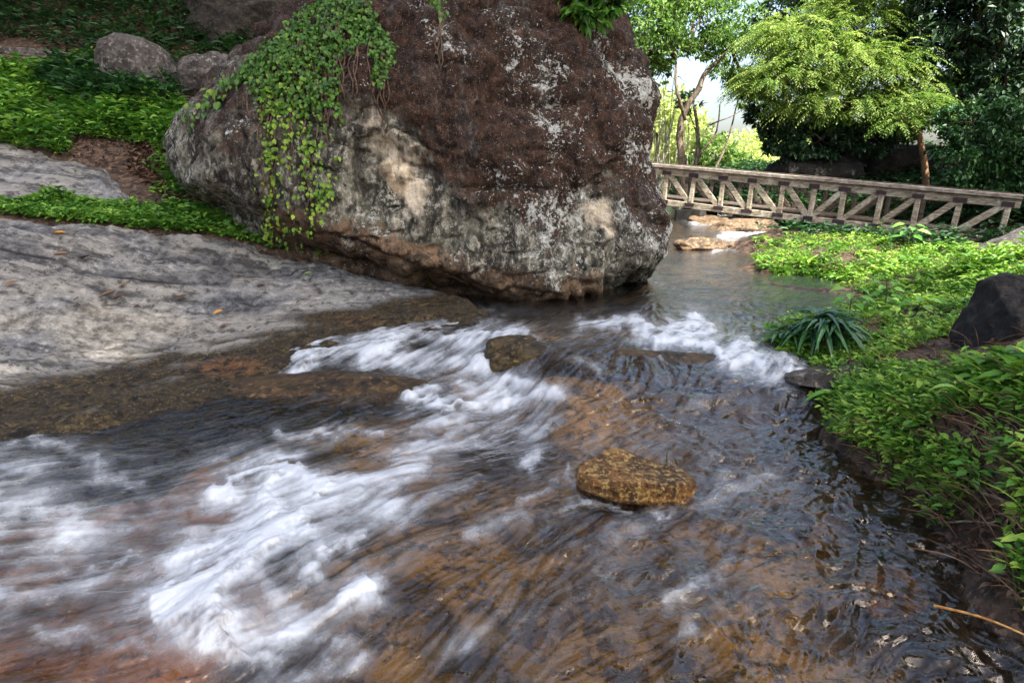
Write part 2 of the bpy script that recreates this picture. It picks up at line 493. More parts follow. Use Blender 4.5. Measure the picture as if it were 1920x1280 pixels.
def mat_water():
    t = NT('stream_water')
    P = t.pos()
    foam, dep = t.attr('foam'), t.attr('depth')
    fine = t.attr('fine')
    n1 = t.noise(P, 7.5, 2.0, 0.45, 1.0)
    n2 = t.noise(P, 60, 4, 0.6)
    calm = t.attr('calm')
    rip = t.noise(t.mapv(P, (5, 13, 1), (0, 0, math.radians(12))), 1.0, 4, 0.6, 0.5)
    h = t.math('ADD', t.math('MULTIPLY', n1, t.math('MULTIPLY_ADD', calm, -.75, 1.0)), t.math('MULTIPLY', fine, 0.55))
    h = t.math('ADD', h, t.math('MULTIPLY', t.math('MULTIPLY', rip, calm), 1.1))
    nrm = t.bump(h, 0.027, 1.0)
    fr = t.n('Fresnel', {'IOR': 1.34, 'Normal': nrm}).outputs[0]
    tint = t.mix(dep, (0.93, 0.87, 0.74), (0.66, 0.52, 0.34))
    tr = t.n('BsdfTransparent', {'Color': tint}).outputs[0]
    gl = t.n('BsdfGlossy', {'Color': (1, 1, 1), 'Roughness': 0.13, 'Normal': nrm}).outputs[0]
    w = t.n('MixShader', {0: t.math('MULTIPLY', fr, 1.75, clamp=True), 1: tr, 2: gl}).outputs[0]
    fm = t.math('ADD', foam, t.math('MULTIPLY', t.math('MULTIPLY_ADD', n2, 0.9, -0.45), t.math('MULTIPLY', foam, t.math('SUBTRACT', 1.3, foam))))
    fm = t.math('ADD', fm, 0.0, clamp=True)
    fb = t.bump(t.math('ADD', t.math('MULTIPLY', n1, 0.6), t.math('MULTIPLY', n2, 0.5)), 0.012, 0.5)
    fo = t.principled((0.51, 0.54, 0.565), 0.55, fb, 0.3, **{'Subsurface Weight': 0.0})
    return t.done(t.n('MixShader', {0: t.math('MULTIPLY', fm, 0.97), 1: w, 2: fo}).outputs[0])

def mat_wood(name, c0, c1, c2):
    t = NT(name)
    P = t.n('TexCoord').outputs['Object']
    g = t.noise(t.mapv(P, (3.5, 3.5, 16)), 2.0, 6, 0.65, 0.6)
    n = t.noise(P, 5, 5, 0.6)
    n2 = t.noise(P, 30, 4, 0.7)
    c = t.mix(t.ramp(g, 0.35, 0.65), c0, c1)
    c = t.mix(t.ramp(n, 0.5, 0.68, 0, 0.8), c, c2)
    c = t.mix(t.ramp(n2, 0.56, 0.72, 0, 0.6), c, tuple(q * 0.35 for q in c0))
    return t.done(t.principled(c, 0.85, t.bump(t.math('ADD', g, n2), 0.012, 0.8), 0.2))

def mat_bark(name, c0, c1):
    t = NT(name)
    P = t.pos()
    g = t.noise(t.mapv(P, (9, 9, 1.6)), 1.6, 6, 0.65, 0.5)
    n2 = t.noise(P, 12, 5, 0.65)
    c = t.mix(t.ramp(g, 0.35, 0.65), c0, c1)
    c = t.mix(t.ramp(n2, 0.54, 0.68, 0, 0.6), c, tuple(min(1, q * 1.5) for q in c1))
    return t.done(t.principled(c, 0.9, t.bump(t.math('ADD', g, n2), 0.03, 0.8), 0.2))

def mat_plain(name, c0, c1, scale=8, rough=0.8):
    t = NT(name)
    P = t.pos()
    n = t.noise(P, scale, 5, 0.65)
    c = t.mix(t.ramp(n, 0.35, 0.65), c0, c1)
    return t.done(t.principled(c, rough, t.bump(n, 0.01, 0.6), 0.3))

M = dict(
    boulder=mat_boulder(), slab=mat_slab(), ground=mat_ground(), water=mat_water(),
    wood=mat_wood('weathered_timber', (0.15, 0.125, 0.085), (0.44, 0.385, 0.28), (0.58, 0.53, 0.42)),
    wooddark=mat_wood('dark_timber', (0.035, 0.027, 0.022), (0.10, 0.08, 0.06), (0.14, 0.115, 0.09)),
    rail=mat_wood('rail_timber', (0.13, 0.11, 0.09), (0.34, 0.30, 0.245), (0.44, 0.40, 0.34)),
    plate=mat_plain('painted_joint_plate', (0.022, 0.014, 0.018), (0.05, 0.030, 0.034), 20, 0.6),
    pier=mat_plain('dark_concrete', (0.012, 0.011, 0.010), (0.04, 0.036, 0.03), 6),
    gold=mat_rock('golden_stone', (0.085, 0.04, 0.012), (0.30, 0.15, 0.035), (0.62, 0.43, 0.15), 2.6, 0.45, 0.03),
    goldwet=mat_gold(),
    mossy=mat_rock('mossy_wet_stone', (0.016, 0.011, 0.006), (0.085, 0.058, 0.024), (0.24, 0.17, 0.07), 2.0, 0.4, .05),
    wetdark=mat_rock('dark_wet_stone', (0.012, 0.010, 0.008), (0.075, 0.044, 0.018), (0.20, 0.12, 0.05), 1.6, 0.36, .05),
    greyrock=mat_rock('grey_hill_rock', (0.035, 0.029, 0.024), (0.105, 0.09, 0.078), (0.27, 0.25, 0.22), 1.2, 0.9, .05),
    blackrock=mat_rock('black_stone', (0.008, 0.007, 0.006), (0.022, 0.019, 0.016), (0.045, 0.038, 0.03), 0.8, 0.9),
    cliff=mat_rock('cliff_rock', (0.014, 0.011, 0.009), (0.042, 0.035, 0.026), (0.10, 0.085, 0.06), 0.9, 0.9, 0.12),
    tanrock=mat_rock('tan_river_stone', (0.05, 0.033, 0.018), (0.17, 0.11, 0.06), (0.34, 0.25, 0.15), 1.5, 0.6),
    bark=mat_bark('brown_bark', (0.05, 0.038, 0.028), (0.20, 0.155, 0.11)),
    palebark=mat_bark('pale_bark', (0.16, 0.14, 0.11), (0.42, 0.39, 0.32)),
    redbark=mat_bark('red_brown_bark', (0.10, 0.055, 0.03), (0.30, 0.18, 0.10)),
    stem=mat_plain('green_stem', (0.03, 0.05, 0.015), (0.09, 0.11, 0.04), 20),
    vine=mat_plain('brown_vine', (0.05, 0.03, 0.02), (0.14, 0.09, 0.06), 20),
    twig=mat_plain('dry_twig', (0.12, 0.08, 0.05), (0.32, 0.24, 0.16), 20),
    straw=mat_plain('orange_straw', (0.40, 0.17, 0.04), (0.70, 0.40, 0.13), 30, 0.5),
    ivy=leaf_mat('ivy_leaf', (0.035, 0.10, 0.012), (0.085, 0.20, 0.022), (0.24, 0.36, 0.035), 0.25, 0.42),
    herb=leaf_mat('herb_leaf', (0.020, 0.070, 0.012), (0.085, 0.24, 0.03), (0.27, 0.46, 0.07), 0.35, 0.5),
    fern=leaf_mat('dark_fern_leaf', (0.010, 0.035, 0.010), (0.022, 0.075, 0.022), (0.05, 0.13, 0.035), 0.3, 0.5),
    grass=leaf_mat('bank_grass', (0.035, 0.110, 0.012), (0.125, 0.30, 0.028), (0.34, 0.50, 0.075), 0.35, 0.5),
    dark=leaf_mat('dark_tree_leaf', (0.006, 0.018, 0.008), (0.018, 0.050, 0.018), (0.055, 0.115, 0.038), 0.15, 0.45, 0.35),
    mid=leaf_mat('mid_tree_leaf', (0.03, 0.085, 0.018), (0.10, 0.21, 0.04), (0.25, 0.37, 0.09), 0.45, 0.5),
    bright=leaf_mat('bright_tree_leaf', (0.06, 0.135, 0.025), (0.18, 0.30, 0.055), (0.36, 0.46, 0.13), 0.45, 0.5),
    sunny=leaf_mat('sunlit_shrub_leaf', (0.26, 0.38, 0.08), (0.50, 0.60, 0.22), (0.74, 0.78, 0.42), 0.5, 0.5),
    shrub=leaf_mat('shrub_leaf', (0.012, 0.042, 0.012), (0.030, 0.10, 0.026), (0.085, 0.20, 0.05), 0.25, 0.4, 0.5),
    glossy=leaf_mat('glossy_strap_leaf', (0.010, 0.040, 0.014), (0.026, 0.095, 0.026), (0.075, 0.20, 0.05), 0.15, 0.28, 0.6),
    broad=leaf_mat('broad_leaf', (0.06, 0.17, 0.025), (0.13, 0.34, 0.05), (0.28, 0.46, 0.08), 0.4, 0.45),
    dead=leaf_mat('dead_leaf', (0.03, 0.016, 0.010), (0.085, 0.046, 0.027), (0.22, 0.135, 0.08), 0.15, 0.7),
    deadorange=leaf_mat('orange_dead_leaf', (0.42, 0.18, 0.03), (0.60, 0.29, 0.05), (0.70, 0.38, 0.10), 0.2, 0.6),
)
for nm, mm in M.items(): mm.use_fake_user = False

# ================================================================== heights
WATER_UVZ = [
    (1300, 470, .38), (1250, 520, .37), (1450, 560, .37), (1600, 560, .37), (1150, 570, .365), (1000, 590, .355), (900, 590, .35),
    (1330, 445, .42), (1380, 410, .56), (1330, 400, .62), (1400, 395, .66), (1500, 520, .38),
    (1080, 603, .35), (1200, 597, .35), (1300, 606, .35), (1400, 632, .345), (1500, 680, .28),
    (960, 645, .34), (1050, 648, .365), (1160, 645, .375), (1280, 670, .34), (1380, 700, .29),
    (1100, 690, .32), (1200, 715, .275), (1300, 740, .22), (1400, 755, .18), (1500, 745, .19),
    (900, 620, .325), (750, 640, .27), (600, 668, .20), (850, 682, .20), (700, 690, .17),
    (950, 745, .105), (850, 757, .10), (780, 740, .125), (1040, 705, .285), (1010, 765, .105), (1060, 770, .15), (1120, 780, .15), (1160, 810, .115),
    (700, 800, .10), (500, 770, .11), (300, 790, .06), (0, 810, .045), (-200, 830, .04), (-400, 850, .02), (0, 745, .015), (250, 728, .03), (-300, 760, .0), (400, 690, .085), (500, 655, .145),
    (1000, 850, .085), (1250, 870, .085), (1500, 850, .085), (1560, 830, .085), (700, 870, .085), (400, 865, .06), (100, 900, .04),
    (560, 900, .105), (460, 900, .075), (420, 960, .02), (640, 950, .085), (560, 1010, .075), (440, 1050, .075), (350, 1110, .03),
    (270, 1130, -.035), (200, 1000, -.01), (0, 1000, -.02), (100, 1100, -.035), (100, 1230, -.05), (0, 1300, -.06), (-300, 1000, -.05), (-500, 1200, -.08),
    (400, 1150, .06), (520, 1130, .045), (360, 1230, -.02), (480, 1270, -.03), (680, 1110, .06), (620, 1180, .02), (700, 1260, -.01),
    (900, 1250, .0), (900, 1050, .05), (1200, 1000, .06), (1400, 1250, .02), (1850, 1200, .03), (1600, 1000, .06), (1700, 950, .06),
    (1200, 1350, .0), (1920, 1350, .03), (600, 1380, -.03), (2200, 1400, .03), (100, 1400, -.07), (800, 1600, -.03), (1600, 1600, .0),
]
WPTS = [PZ(*q) for q in WATER_UVZ] + [np.array(q) for q in [(3.2, 18, .72), (4.6, 20, .85), (3.5, 24, 1.0), (5, 30, 1.2)]]
water_h = TPS(WPTS, 0.01)

SLAB_PTS = [PZ(*q) for q in [(0, 752, .085), (250, 732, .10), (400, 690, .15), (500, 655, .20), (620, 628, .265), (760, 612, .305), (880, 602, .345),
    (0, 850, -.0), (300, 830, .02), (450, 770, .055), (620, 700, .12), (800, 655, .21), (930, 625, .27), (960, 600, .31),
    (0, 950, -.12), (300, 930, -.08), (600, 780, .03), (-300, 770, .08), (-300, 900, -.05), (-300, 1000, -.15)]] + [PY(*q) for q in [
    (0, 400, 7.0), (200, 420, 7.2), (420, 440, 7.5), (640, 512, 7.1), (780, 566, 6.75), (0, 560, 5.85), (300, 560, 6.35), (500, 545, 6.7),
    (-300, 400, 6.8), (-300, 600, 5.35), (0, 650, 5.3), (250, 660, 5.6)]]
UP_PTS = [PY(*q) for q in [(0, 395, 7.6), (200, 400, 7.9), (0, 330, 8.3), (0, 270, 9.2), (280, 385, 8.25), (180, 310, 9.0), (-300, 280, 9.0), (-300, 390, 7.4), (230, 330, 8.8), (420, 425, 7.8)]]
slab_h = TPS(SLAB_PTS + UP_PTS, 0.02)

bank_line = [(1390, 468, .40), (1410, 500, .385), (1450, 530, .375), (1560, 545, .375), (1625, 552, .375), (1590, 578, .37), (1470, 600, .365), (1432, 640, .345), (1500, 690, .28),
             (1520, 722, .22), (1530, 770, .15), (1560, 830, .09), (1640, 885, .075), (1720, 960, .065), (1800, 1030, .05), (1870, 1110, .04), (1925, 1200, .03), (2050, 1330, .03)]
G_PTS = list(SLAB_PTS[:7]) + list(SLAB_PTS[-12:]) + UP_PTS
G_PTS += [PZ(*q) for q in bank_line]
# stream bed
depth_spec = lambda u, v: 0.26 if v < 590 and u > 1000 else (0.07 if (u < 600 and v < 900) else 0.17)
for (u, v, z) in WATER_UVZ:
    if u < 500 and v < 820: continue
    if u > 1880 and v < 1300: continue
    if (u, v) in ((1560, 830), (1600, 560)): continue
    p = PZ(u, v, z); p[2] -= depth_spec(u, v); G_PTS.append(p)
G_PTS += [PY(*q) for q in [
    (0, 200, 10.3), (200, 200, 10.2), (330, 300, 9.2), (300, 180, 10.8), (0, 100, 12.0), (200, 60, 13.0), (400, 100, 12.5), (500, 20, 14.0), (0, 0, 14.5), (-300, 100, 12), (-300, 0, 14), (400, 385, 8.2)]]
G_PTS += [np.array(q) for q in [(-12, 20, 9), (-5, 20, 6.5), (-16, 12, 7), (-9, 5, 2.4), (-7, 3, .7), (-5.5, 2, .1), (-6, 0, .0), (0, -3, -.2), (0, 14, 2.0), (1.6, 15, .8), (3.3, 13.5, .15), (3.1, 16, .35), (-.5, 18, 3), (0, 9, .1), (-1.5, 9, .6)]]
G_PTS += [PZ(*q) for q in [(1900, 1010, .30), (1920, 850, .50), (1750, 810, .36), (1620, 790, .26), (1600, 740, .27), (1560, 690, .33), (1700, 650, .46), (1900, 700, .62), (1800, 560, .50), (1650, 600, .42), (1540, 620, .40),
    (1920, 520, .72), (1450, 498, .46), (1560, 500, .50), (1600, 475, .58), (1700, 500, .52), (1720, 450, .66), (1480, 450, .60), (1850, 480, .80), (2100, 700, .8), (2100, 900, .6), (2250, 1100, .45), (1420, 440, .62)]]
G_PTS += [np.array(q) for q in [(6, 18, 1.0), (8, 20, 1.2), (9.5, 14.5, .40), (12, 13, 1.0), (7.0, 14.6, .15), (8.8, 13.0, .22), (8, 16, .45), (10, 16, .6), (10.5, 12.5, .6), (6, 26, 1.4), (2, 26, 1.2), (15, 22, 2.4), (4, 21, .55), (3.3, 18, .45), (4.2, 17, .5), (7, 5, 1.0), (6, 2, .6), (4, 0, .3), (4.5, 30, .9), (2.0, 18.5, 1.0)]]
ground_raw = TPS(G_PTS, 0.02)

SLAB_POLY = [tuple(PZ(*q)[:2]) for q in [(-420, 1000, -.15), (0, 960, -.12), (300, 935, -.08), (620, 790, .03), (800, 665, .2), (930, 628, .27), (960, 598, .31)]] + \
            [tuple(PY(*q)[:2]) for q in [(870, 585, 6.9), (800, 570, 7.2), (640, 505, 7.3), (540, 470, 7.4), (420, 440, 7.5), (200, 420, 7.2), (0, 398, 7.05), (-420, 395, 6.9)]]
UP_POLY = [tuple(PY(*q)[:2]) for q in [(-420, 275, 9.2), (0, 268, 9.2), (110, 285, 9.1), (200, 325, 8.85), (285, 388, 8.2), (180, 372, 8.15), (100, 350, 8.2), (40, 385, 7.75), (-420, 385, 7.6)]]

def ground_h(X, Y):
    X = np.asarray(X, float); Y = np.asarray(Y, float)
    cx, cy = np.clip(X, -15, 14), np.clip(Y, -4, 29)
    z = ground_raw(cx, cy)
    z = np.clip(z, -0.6, 11)
    d = np.hypot(X - cx, Y - cy)
    far = 1.2 + 10 * sstep(15, 120, -X) + 0.02 * np.abs(X) + 9 * sstep(60, 300, Y)
    z = z + (far - z) * sstep(2, 40, d)
    for poly, dd in ((SLAB_POLY, 0.16), (UP_POLY, 0.14)):
        sd = sdist(X, Y, poly)
        z = z - dd * sstep(-0.02, 0.25, sd)
    z = z + 0.035 * fbm2(X, Y, 1.6, 4, 5) * sstep(-0.1, 0.5, z + 0.2)
    return z

# ================================================================== ground
def axis(lo, hi, c0, c1, step, growth=1.09):
    a = list(np.arange(c0, c1, step))
    s = step
    while a[-1] < hi: s *= growth; a.append(a[-1] + s)
    s = step
    while a[0] > lo: s *= growth; a.insert(0, a[0] - s)
    return np.array(a)

gx = axis(-350, 350, -6.5, 5.0, 0.032, 1.07)
gy = axis(-120, 600, 1.0, 9.5, 0.032, 1.055)
GX, GY = np.meshgrid(gx, gy)
GZ = ground_h(GX, GY)
wz = water_h(np.clip(GX, -6, 6), np.clip(GY, 1, 26))
bedmask = sstep(0.0, -0.07, GZ - wz) * sstep(-9, -7, GX) * sstep(8.5, 6.5, GX)
uu, vv = proj(np.stack([GX.ravel(), GY.ravel(), GZ.ravel()], 1))
orange = (.62 * sstep(700, 350, uu) * sstep(830, 900, vv) + .5 * sstep(1150, 1230, vv) * sstep(450, 200, uu)).reshape(GX.shape) * (GY > .5)
bed_shade = np.clip(sstep(1430, 1720, uu - .35 * (vv - 1000)) * sstep(760, 860, vv) + sstep(600, 560, vv) * (.9 - .8 * np.exp(-(((uu - 1490) / 100) ** 2 + ((vv - 565) / 30) ** 2))) + .6 * sstep(1000, 1350, uu) * sstep(1000, 850, vv) + .75 * sstep(560, 350, uu) * sstep(870, 800, vv), 0, 1).reshape(GX.shape)  # dark bed tones; reflected shade under the right bank is painted in
# pebbly bed relief
GZ = GZ + bedmask * 0.03 * fbm2(GX, GY, 4.5, 3, 31)
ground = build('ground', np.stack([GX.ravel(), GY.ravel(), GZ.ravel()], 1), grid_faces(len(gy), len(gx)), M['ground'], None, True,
               {'bed': bedmask.ravel(), 'orange': orange.ravel(), 'bed_shade': bed_shade.ravel()})
tag(ground, 'brown soil and stony stream bed beneath the running water', 'ground', kind='structure')

# ================================================================== slabs
def make_slab(poly, x0, x1, y0, y1, step, label, seed):
    xs, ys = np.arange(x0, x1, step), np.arange(y0, y1, step)
    X, Y = np.meshgrid(xs, ys)
    z = slab_h(X, Y)
    wob = 0.10 * fbm2(X, Y, 1.7, 4, seed + 3)
    sd = sdist(X, Y, poly) + wob
    # layers of stone: ridges running down the slope
    a = math.radians(-24)
    U = X * math.cos(a) - Y * math.sin(a); V = X * math.sin(a) + Y * math.cos(a)
    Vw = V + 0.18 * fbm2(X, Y, 0.9, 3, seed)
    lay = fbm2(U * 0.16, Vw, 2.6, 5, seed + 9, 0.55)
    stepz = np.abs(vn2(U * 0.13, Vw, 2.1, seed + 21))
    crack = sstep(0.055, 0.0, stepz) * sstep(-0.2, 0.35, vn2(X, Y, 0.8, seed + 40))
    z = z + 0.038 * lay + 0.020 * fbm2(X, Y, 6, 4, seed + 7, .6) - 0.03 * crack + 0.02
    uu_, vv_ = proj(np.stack([X.ravel(), Y.ravel(), z.ravel()], 1))
    uu_ = uu_.reshape(z.shape); vv_ = vv_.reshape(z.shape)
    jx_ = 10 * fbm2(X, Y, 3.0, 4, seed + 71)
    stain = np.zeros(z.shape)
    for pl, hw, sc_ in [([(-40, 452), (90, 478), (180, 503), (290, 522), (420, 522)], 7, 1.0), ([(-40, 415), (60, 428), (200, 470), (300, 480)], 4, .8), ([(20, 470), (150, 520), (330, 560)], 3, .6), ([(300, 470), (420, 500), (560, 520)], 3, .6)]:
        d_ = seg_dist(uu_ + jx_, vv_ + .6 * jx_, pl)
        crack = np.maximum(crack, sc_ * np.exp(-(d_ / (hw * .5)) ** 2) * sstep(-.5, .3, vn2(X, Y, 3.1, seed + 90)))
        stain = np.maximum(stain, .8 * sc_ * np.exp(-(d_ / (hw * 2.6)) ** 2))
        z = z - .035 * sc_ * np.exp(-(d_ / hw) ** 2)
    stain = np.maximum(stain, np.exp(-(((uu_ - 450) / 120) ** 2 + ((vv_ - 572 - .1 * (uu_ - 450)) / 22) ** 2)))
    stain = np.maximum(stain, .7 * np.exp(-(((uu_ - 150) / 130) ** 2 + ((vv_ - 545) / 14) ** 2)))
    stain = stain + .5 * fbm2(X, Y, 1.6, 4, seed + 77)
    cream = np.exp(-(((uu_ - 160) / 230) ** 2 + ((vv_ - 615) / 36) ** 2)) + .4 * fbm2(X, Y, 2.0, 3, seed + 79)
    rusty = np.exp(-(((uu_ - 430) / 90) ** 2 + ((vv_ - 688) / 22) ** 2)) + .8 * np.exp(-(((uu_ - 420) / 70) ** 2 + ((vv_ - 785) / 25) ** 2)) + .55 * np.exp(-(((uu_ - 660) / 120) ** 2 + ((vv_ - 600) / 22) ** 2)) + .4 * np.exp(-(((uu_ - 250) / 300) ** 2 + ((vv_ - 880) / 40) ** 2))
    drop = np.clip(-sd, 0, None)
    z = z - drop * 1.1 - 0.06 * sstep(0.16, 0.0, sd)
    keep = sd > -0.35
    w = water_h(X, Y)
    wet = np.clip(1.12 - (z - w) / 0.165, 0, 1)
    u, v = proj(np.stack([X.ravel(), Y.ravel(), z.ravel()], 1))
    wet = np.maximum(wet, (np.exp(-(((u - 700) / 190) ** 2 + ((v - 598) / 24) ** 2)) * .9).reshape(wet.shape))
    F = grid_faces(len(ys), len(xs))
    kf = keep.ravel()[F].all(1)
    F = F[kf]
    used = np.unique(F); remap = np.full(X.size, -1); remap[used] = np.arange(len(used))
    Vv = np.stack([X.ravel(), Y.ravel(), z.ravel()], 1)[used]
    o = build('rock_slab', Vv, remap[F], M['slab'], None, True, {'crack': crack.ravel()[used], 'wet': wet.ravel()[used], 'stain': stain.ravel()[used], 'cream': cream.ravel()[used], 'rusty': rusty.ravel()[used], 'deepwet': np.clip((w + .03 - z) / .08, 0, 1).ravel()[used]})
    tag(o, label, 'rock')
    return rebase(o)

slab = make_slab(SLAB_POLY, -6.6, 0.5, 3.0, 8.1, 0.0165, 'broad pale grey granite slab sloping down to the stream, wet and brown along the water', 3)
upslab = make_slab(UP_POLY, -10, -2.6, 7.0, 9.8, 0.03, 'smaller grey granite slab higher up the left bank between two strips of green', 60)

# ================================================================== water
def arrows(lst):
    out = []
    for (u0, v0), (u1, v1) in lst:
        p, q = PZ(u0, v0, .1), PZ(u1, v1, .1)
        m = (p + q) / 2; d = (q - p)[:2]; d /= np.linalg.norm(d)
        out.append((m[0], m[1], d[0], d[1]))
    return np.array(out)

FLOW = arrows([((1330, 480), (1270, 560)), ((1250, 540), (1200, 600)), ((1450, 590), (1400, 640)), ((1300, 620), (1330, 680)), ((1420, 660), (1450, 720)),
    ((1150, 610), (1110, 660)), ((950, 620), (850, 650)), ((850, 640), (700, 670)), ((700, 650), (580, 680)), ((600, 670), (480, 700)),
    ((1150, 660), (1110, 740)), ((1250, 700), (1210, 780)), ((1050, 680), (990, 740)), ((1400, 720), (1340, 800)), ((980, 740), (880, 760)), ((850, 750), (720, 780)), ((700, 780), (560, 830)),
    ((500, 820), (300, 860)), ((300, 850), (100, 880)), ((100, 860), (-60, 880)), ((200, 950), (0, 965)), ((150, 1080), (-50, 1110)), ((100, 1200), (-80, 1230)), ((350, 1220), (150, 1250)),
    ((1300, 800), (1150, 850)), ((1100, 850), (950, 900)), ((1000, 820), (850, 880)), ((850, 860), (650, 930)), ((700, 900), (480, 970)), ((800, 950), (560, 1060)), ((600, 1000), (420, 1100)),
    ((500, 1100), (330, 1180)), ((900, 1050), (700, 1150)), ((1000, 1100), (820, 1230)), ((700, 1150), (520, 1250)), ((1100, 1000), (950, 1060)), ((1250, 1050), (1080, 1120)), ((1200, 1180), (1000, 1290)),
    ((1500, 900), (1330, 950)), ((1600, 1000), (1450, 1040)), ((1400, 1100), (1250, 1170)), ((1700, 1150), (1550, 1220)), ((1500, 820), (1400, 860)), ((600, 850), (420, 880)), ((400, 920), (200, 950)),
    ((420, 900), (250, 930)), ((1800, 1100), (1700, 1050)), ((1850, 1200), (1750, 1150))])

RX0, RX1, RY0, RY1, RS = -5.2, 4.2, 0.9, 8.6, 0.006
rx, ry = np.arange(RX0, RX1, RS), np.arange(RY0, RY1, RS)
nrx, nry = len(rx), len(ry)
# flow direction on a coarse raster, then refined
cx_, cy_ = rx[::8], ry[::8]
CX, CY = np.meshgrid(cx_, cy_)
d2 = (CX[..., None] - FLOW[:, 0]) ** 2 + (CY[..., None] - FLOW[:, 1]) ** 2
wgt = 1 / (d2 + 0.02) ** 2
fx = (wgt * FLOW[:, 2]).sum(-1); fy = (wgt * FLOW[:, 3]).sum(-1)
ang = np.arctan2(fy, fx) + 0.42 * fbm2(CX, CY, 2.0, 4, 77, .6)
fx, fy = np.cos(ang), np.sin(ang)
FXr = np.repeat(np.repeat(fx, 8, 0), 8, 1)[:nry, :nrx].astype(np.float32)
FYr = np.repeat(np.repeat(fy, 8, 0), 8, 1)[:nry, :nrx].astype(np.float32)

def smooth_img(a, r):
    for ax in (0, 1):
        c = np.cumsum(np.pad(a, [(r + 1, r) if i == ax else (0, 0) for i in (0, 1)], mode='wrap'), axis=ax)
        n = 2 * r + 1
        a = (np.take(c, np.arange(n, c.shape[ax]), ax) - np.take(c, np.arange(0, c.shape[ax] - n), ax)) / n
    return a

def lic(img, steps, hop):
    jx, iy = np.meshgrid(np.arange(nrx, dtype=np.float32), np.arange(nry, dtype=np.float32))
    acc = img.copy(); wsum = 1.0
    for sgn in (1, -1):
        x, y = jx.copy(), iy.copy()
        for s in range(steps):
            xi = np.clip(x, 0, nrx - 1).astype(np.int32); yi = np.clip(y, 0, nry - 1).astype(np.int32)
            x += sgn * hop * FXr[yi, xi]; y += sgn * hop * FYr[yi, xi]
            xi = np.clip(x, 0, nrx - 1).astype(np.int32); yi = np.clip(y, 0, nry - 1).astype(np.int32)
            w = 0.5 + 0.5 * math.cos(math.pi * (s + 1) / (steps + 1))
            acc += w * img[yi, xi]; wsum += w
    acc /= wsum
    acc -= acc.mean(); acc /= acc.std()
    return acc

w0 = rng.normal(0, 1, (nry, nrx)).astype(np.float32)
st_coarse = lic(smooth_img(smooth_img(w0, 6), 6).astype(np.float32), 18, 2.5)
w1 = rng.normal(0, 1, (nry, nrx)).astype(np.float32)
st_mid = lic(smooth_img(smooth_img(w1, 2), 2).astype(np.float32), 14, 2.0)
st_mid = smooth_img(st_mid, 1)
w2 = rng.normal(0, 1, (nry, nrx)).astype(np.float32)
st_fine = smooth_img(lic(smooth_img(w2, 1).astype(np.float32), 14, 1.5), 1)

def rsamp(img, X, Y):
    fx_ = np.clip((X - RX0) / RS, 0, nrx - 1.001); fy_ = np.clip((Y - RY0) / RS, 0, nry - 1.001)
    i, j = fx_.astype(int), fy_.astype(int); a, b = fx_ - i, fy_ - j
    return (img[j, i] * (1 - a) + img[j, i + 1] * a) * (1 - b) + (img[j + 1, i] * (1 - a) + img[j + 1, i + 1] * a) * b

# fan grid: finer towards the near water
nv, nu = 720, 900
vrow = np.linspace(1420, 366, nv)
Yrow = np.array([(0.1 - CZ) / k(960, v)[1] for v in vrow])
Yrow = np.minimum(Yrow, 60)
keep = np.concatenate([[True], np.diff(Yrow) > 1e-4]); Yrow = Yrow[keep]
acol = np.linspace(-1.25, 1.0, nu)
WX = acol[None, :] * Yrow[:, None]; WY = np.repeat(Yrow[:, None], nu, 1)
ok = Yrow < 26
WX, WY = WX[ok], WY[ok]
WZ = water_h(np.clip(WX, -7, 7), WY)
wu, wv = proj(np.stack([WX.ravel(), WY.ravel(), WZ.ravel()], 1)); wu = wu.reshape(WX.shape); wv = wv.reshape(WX.shape)

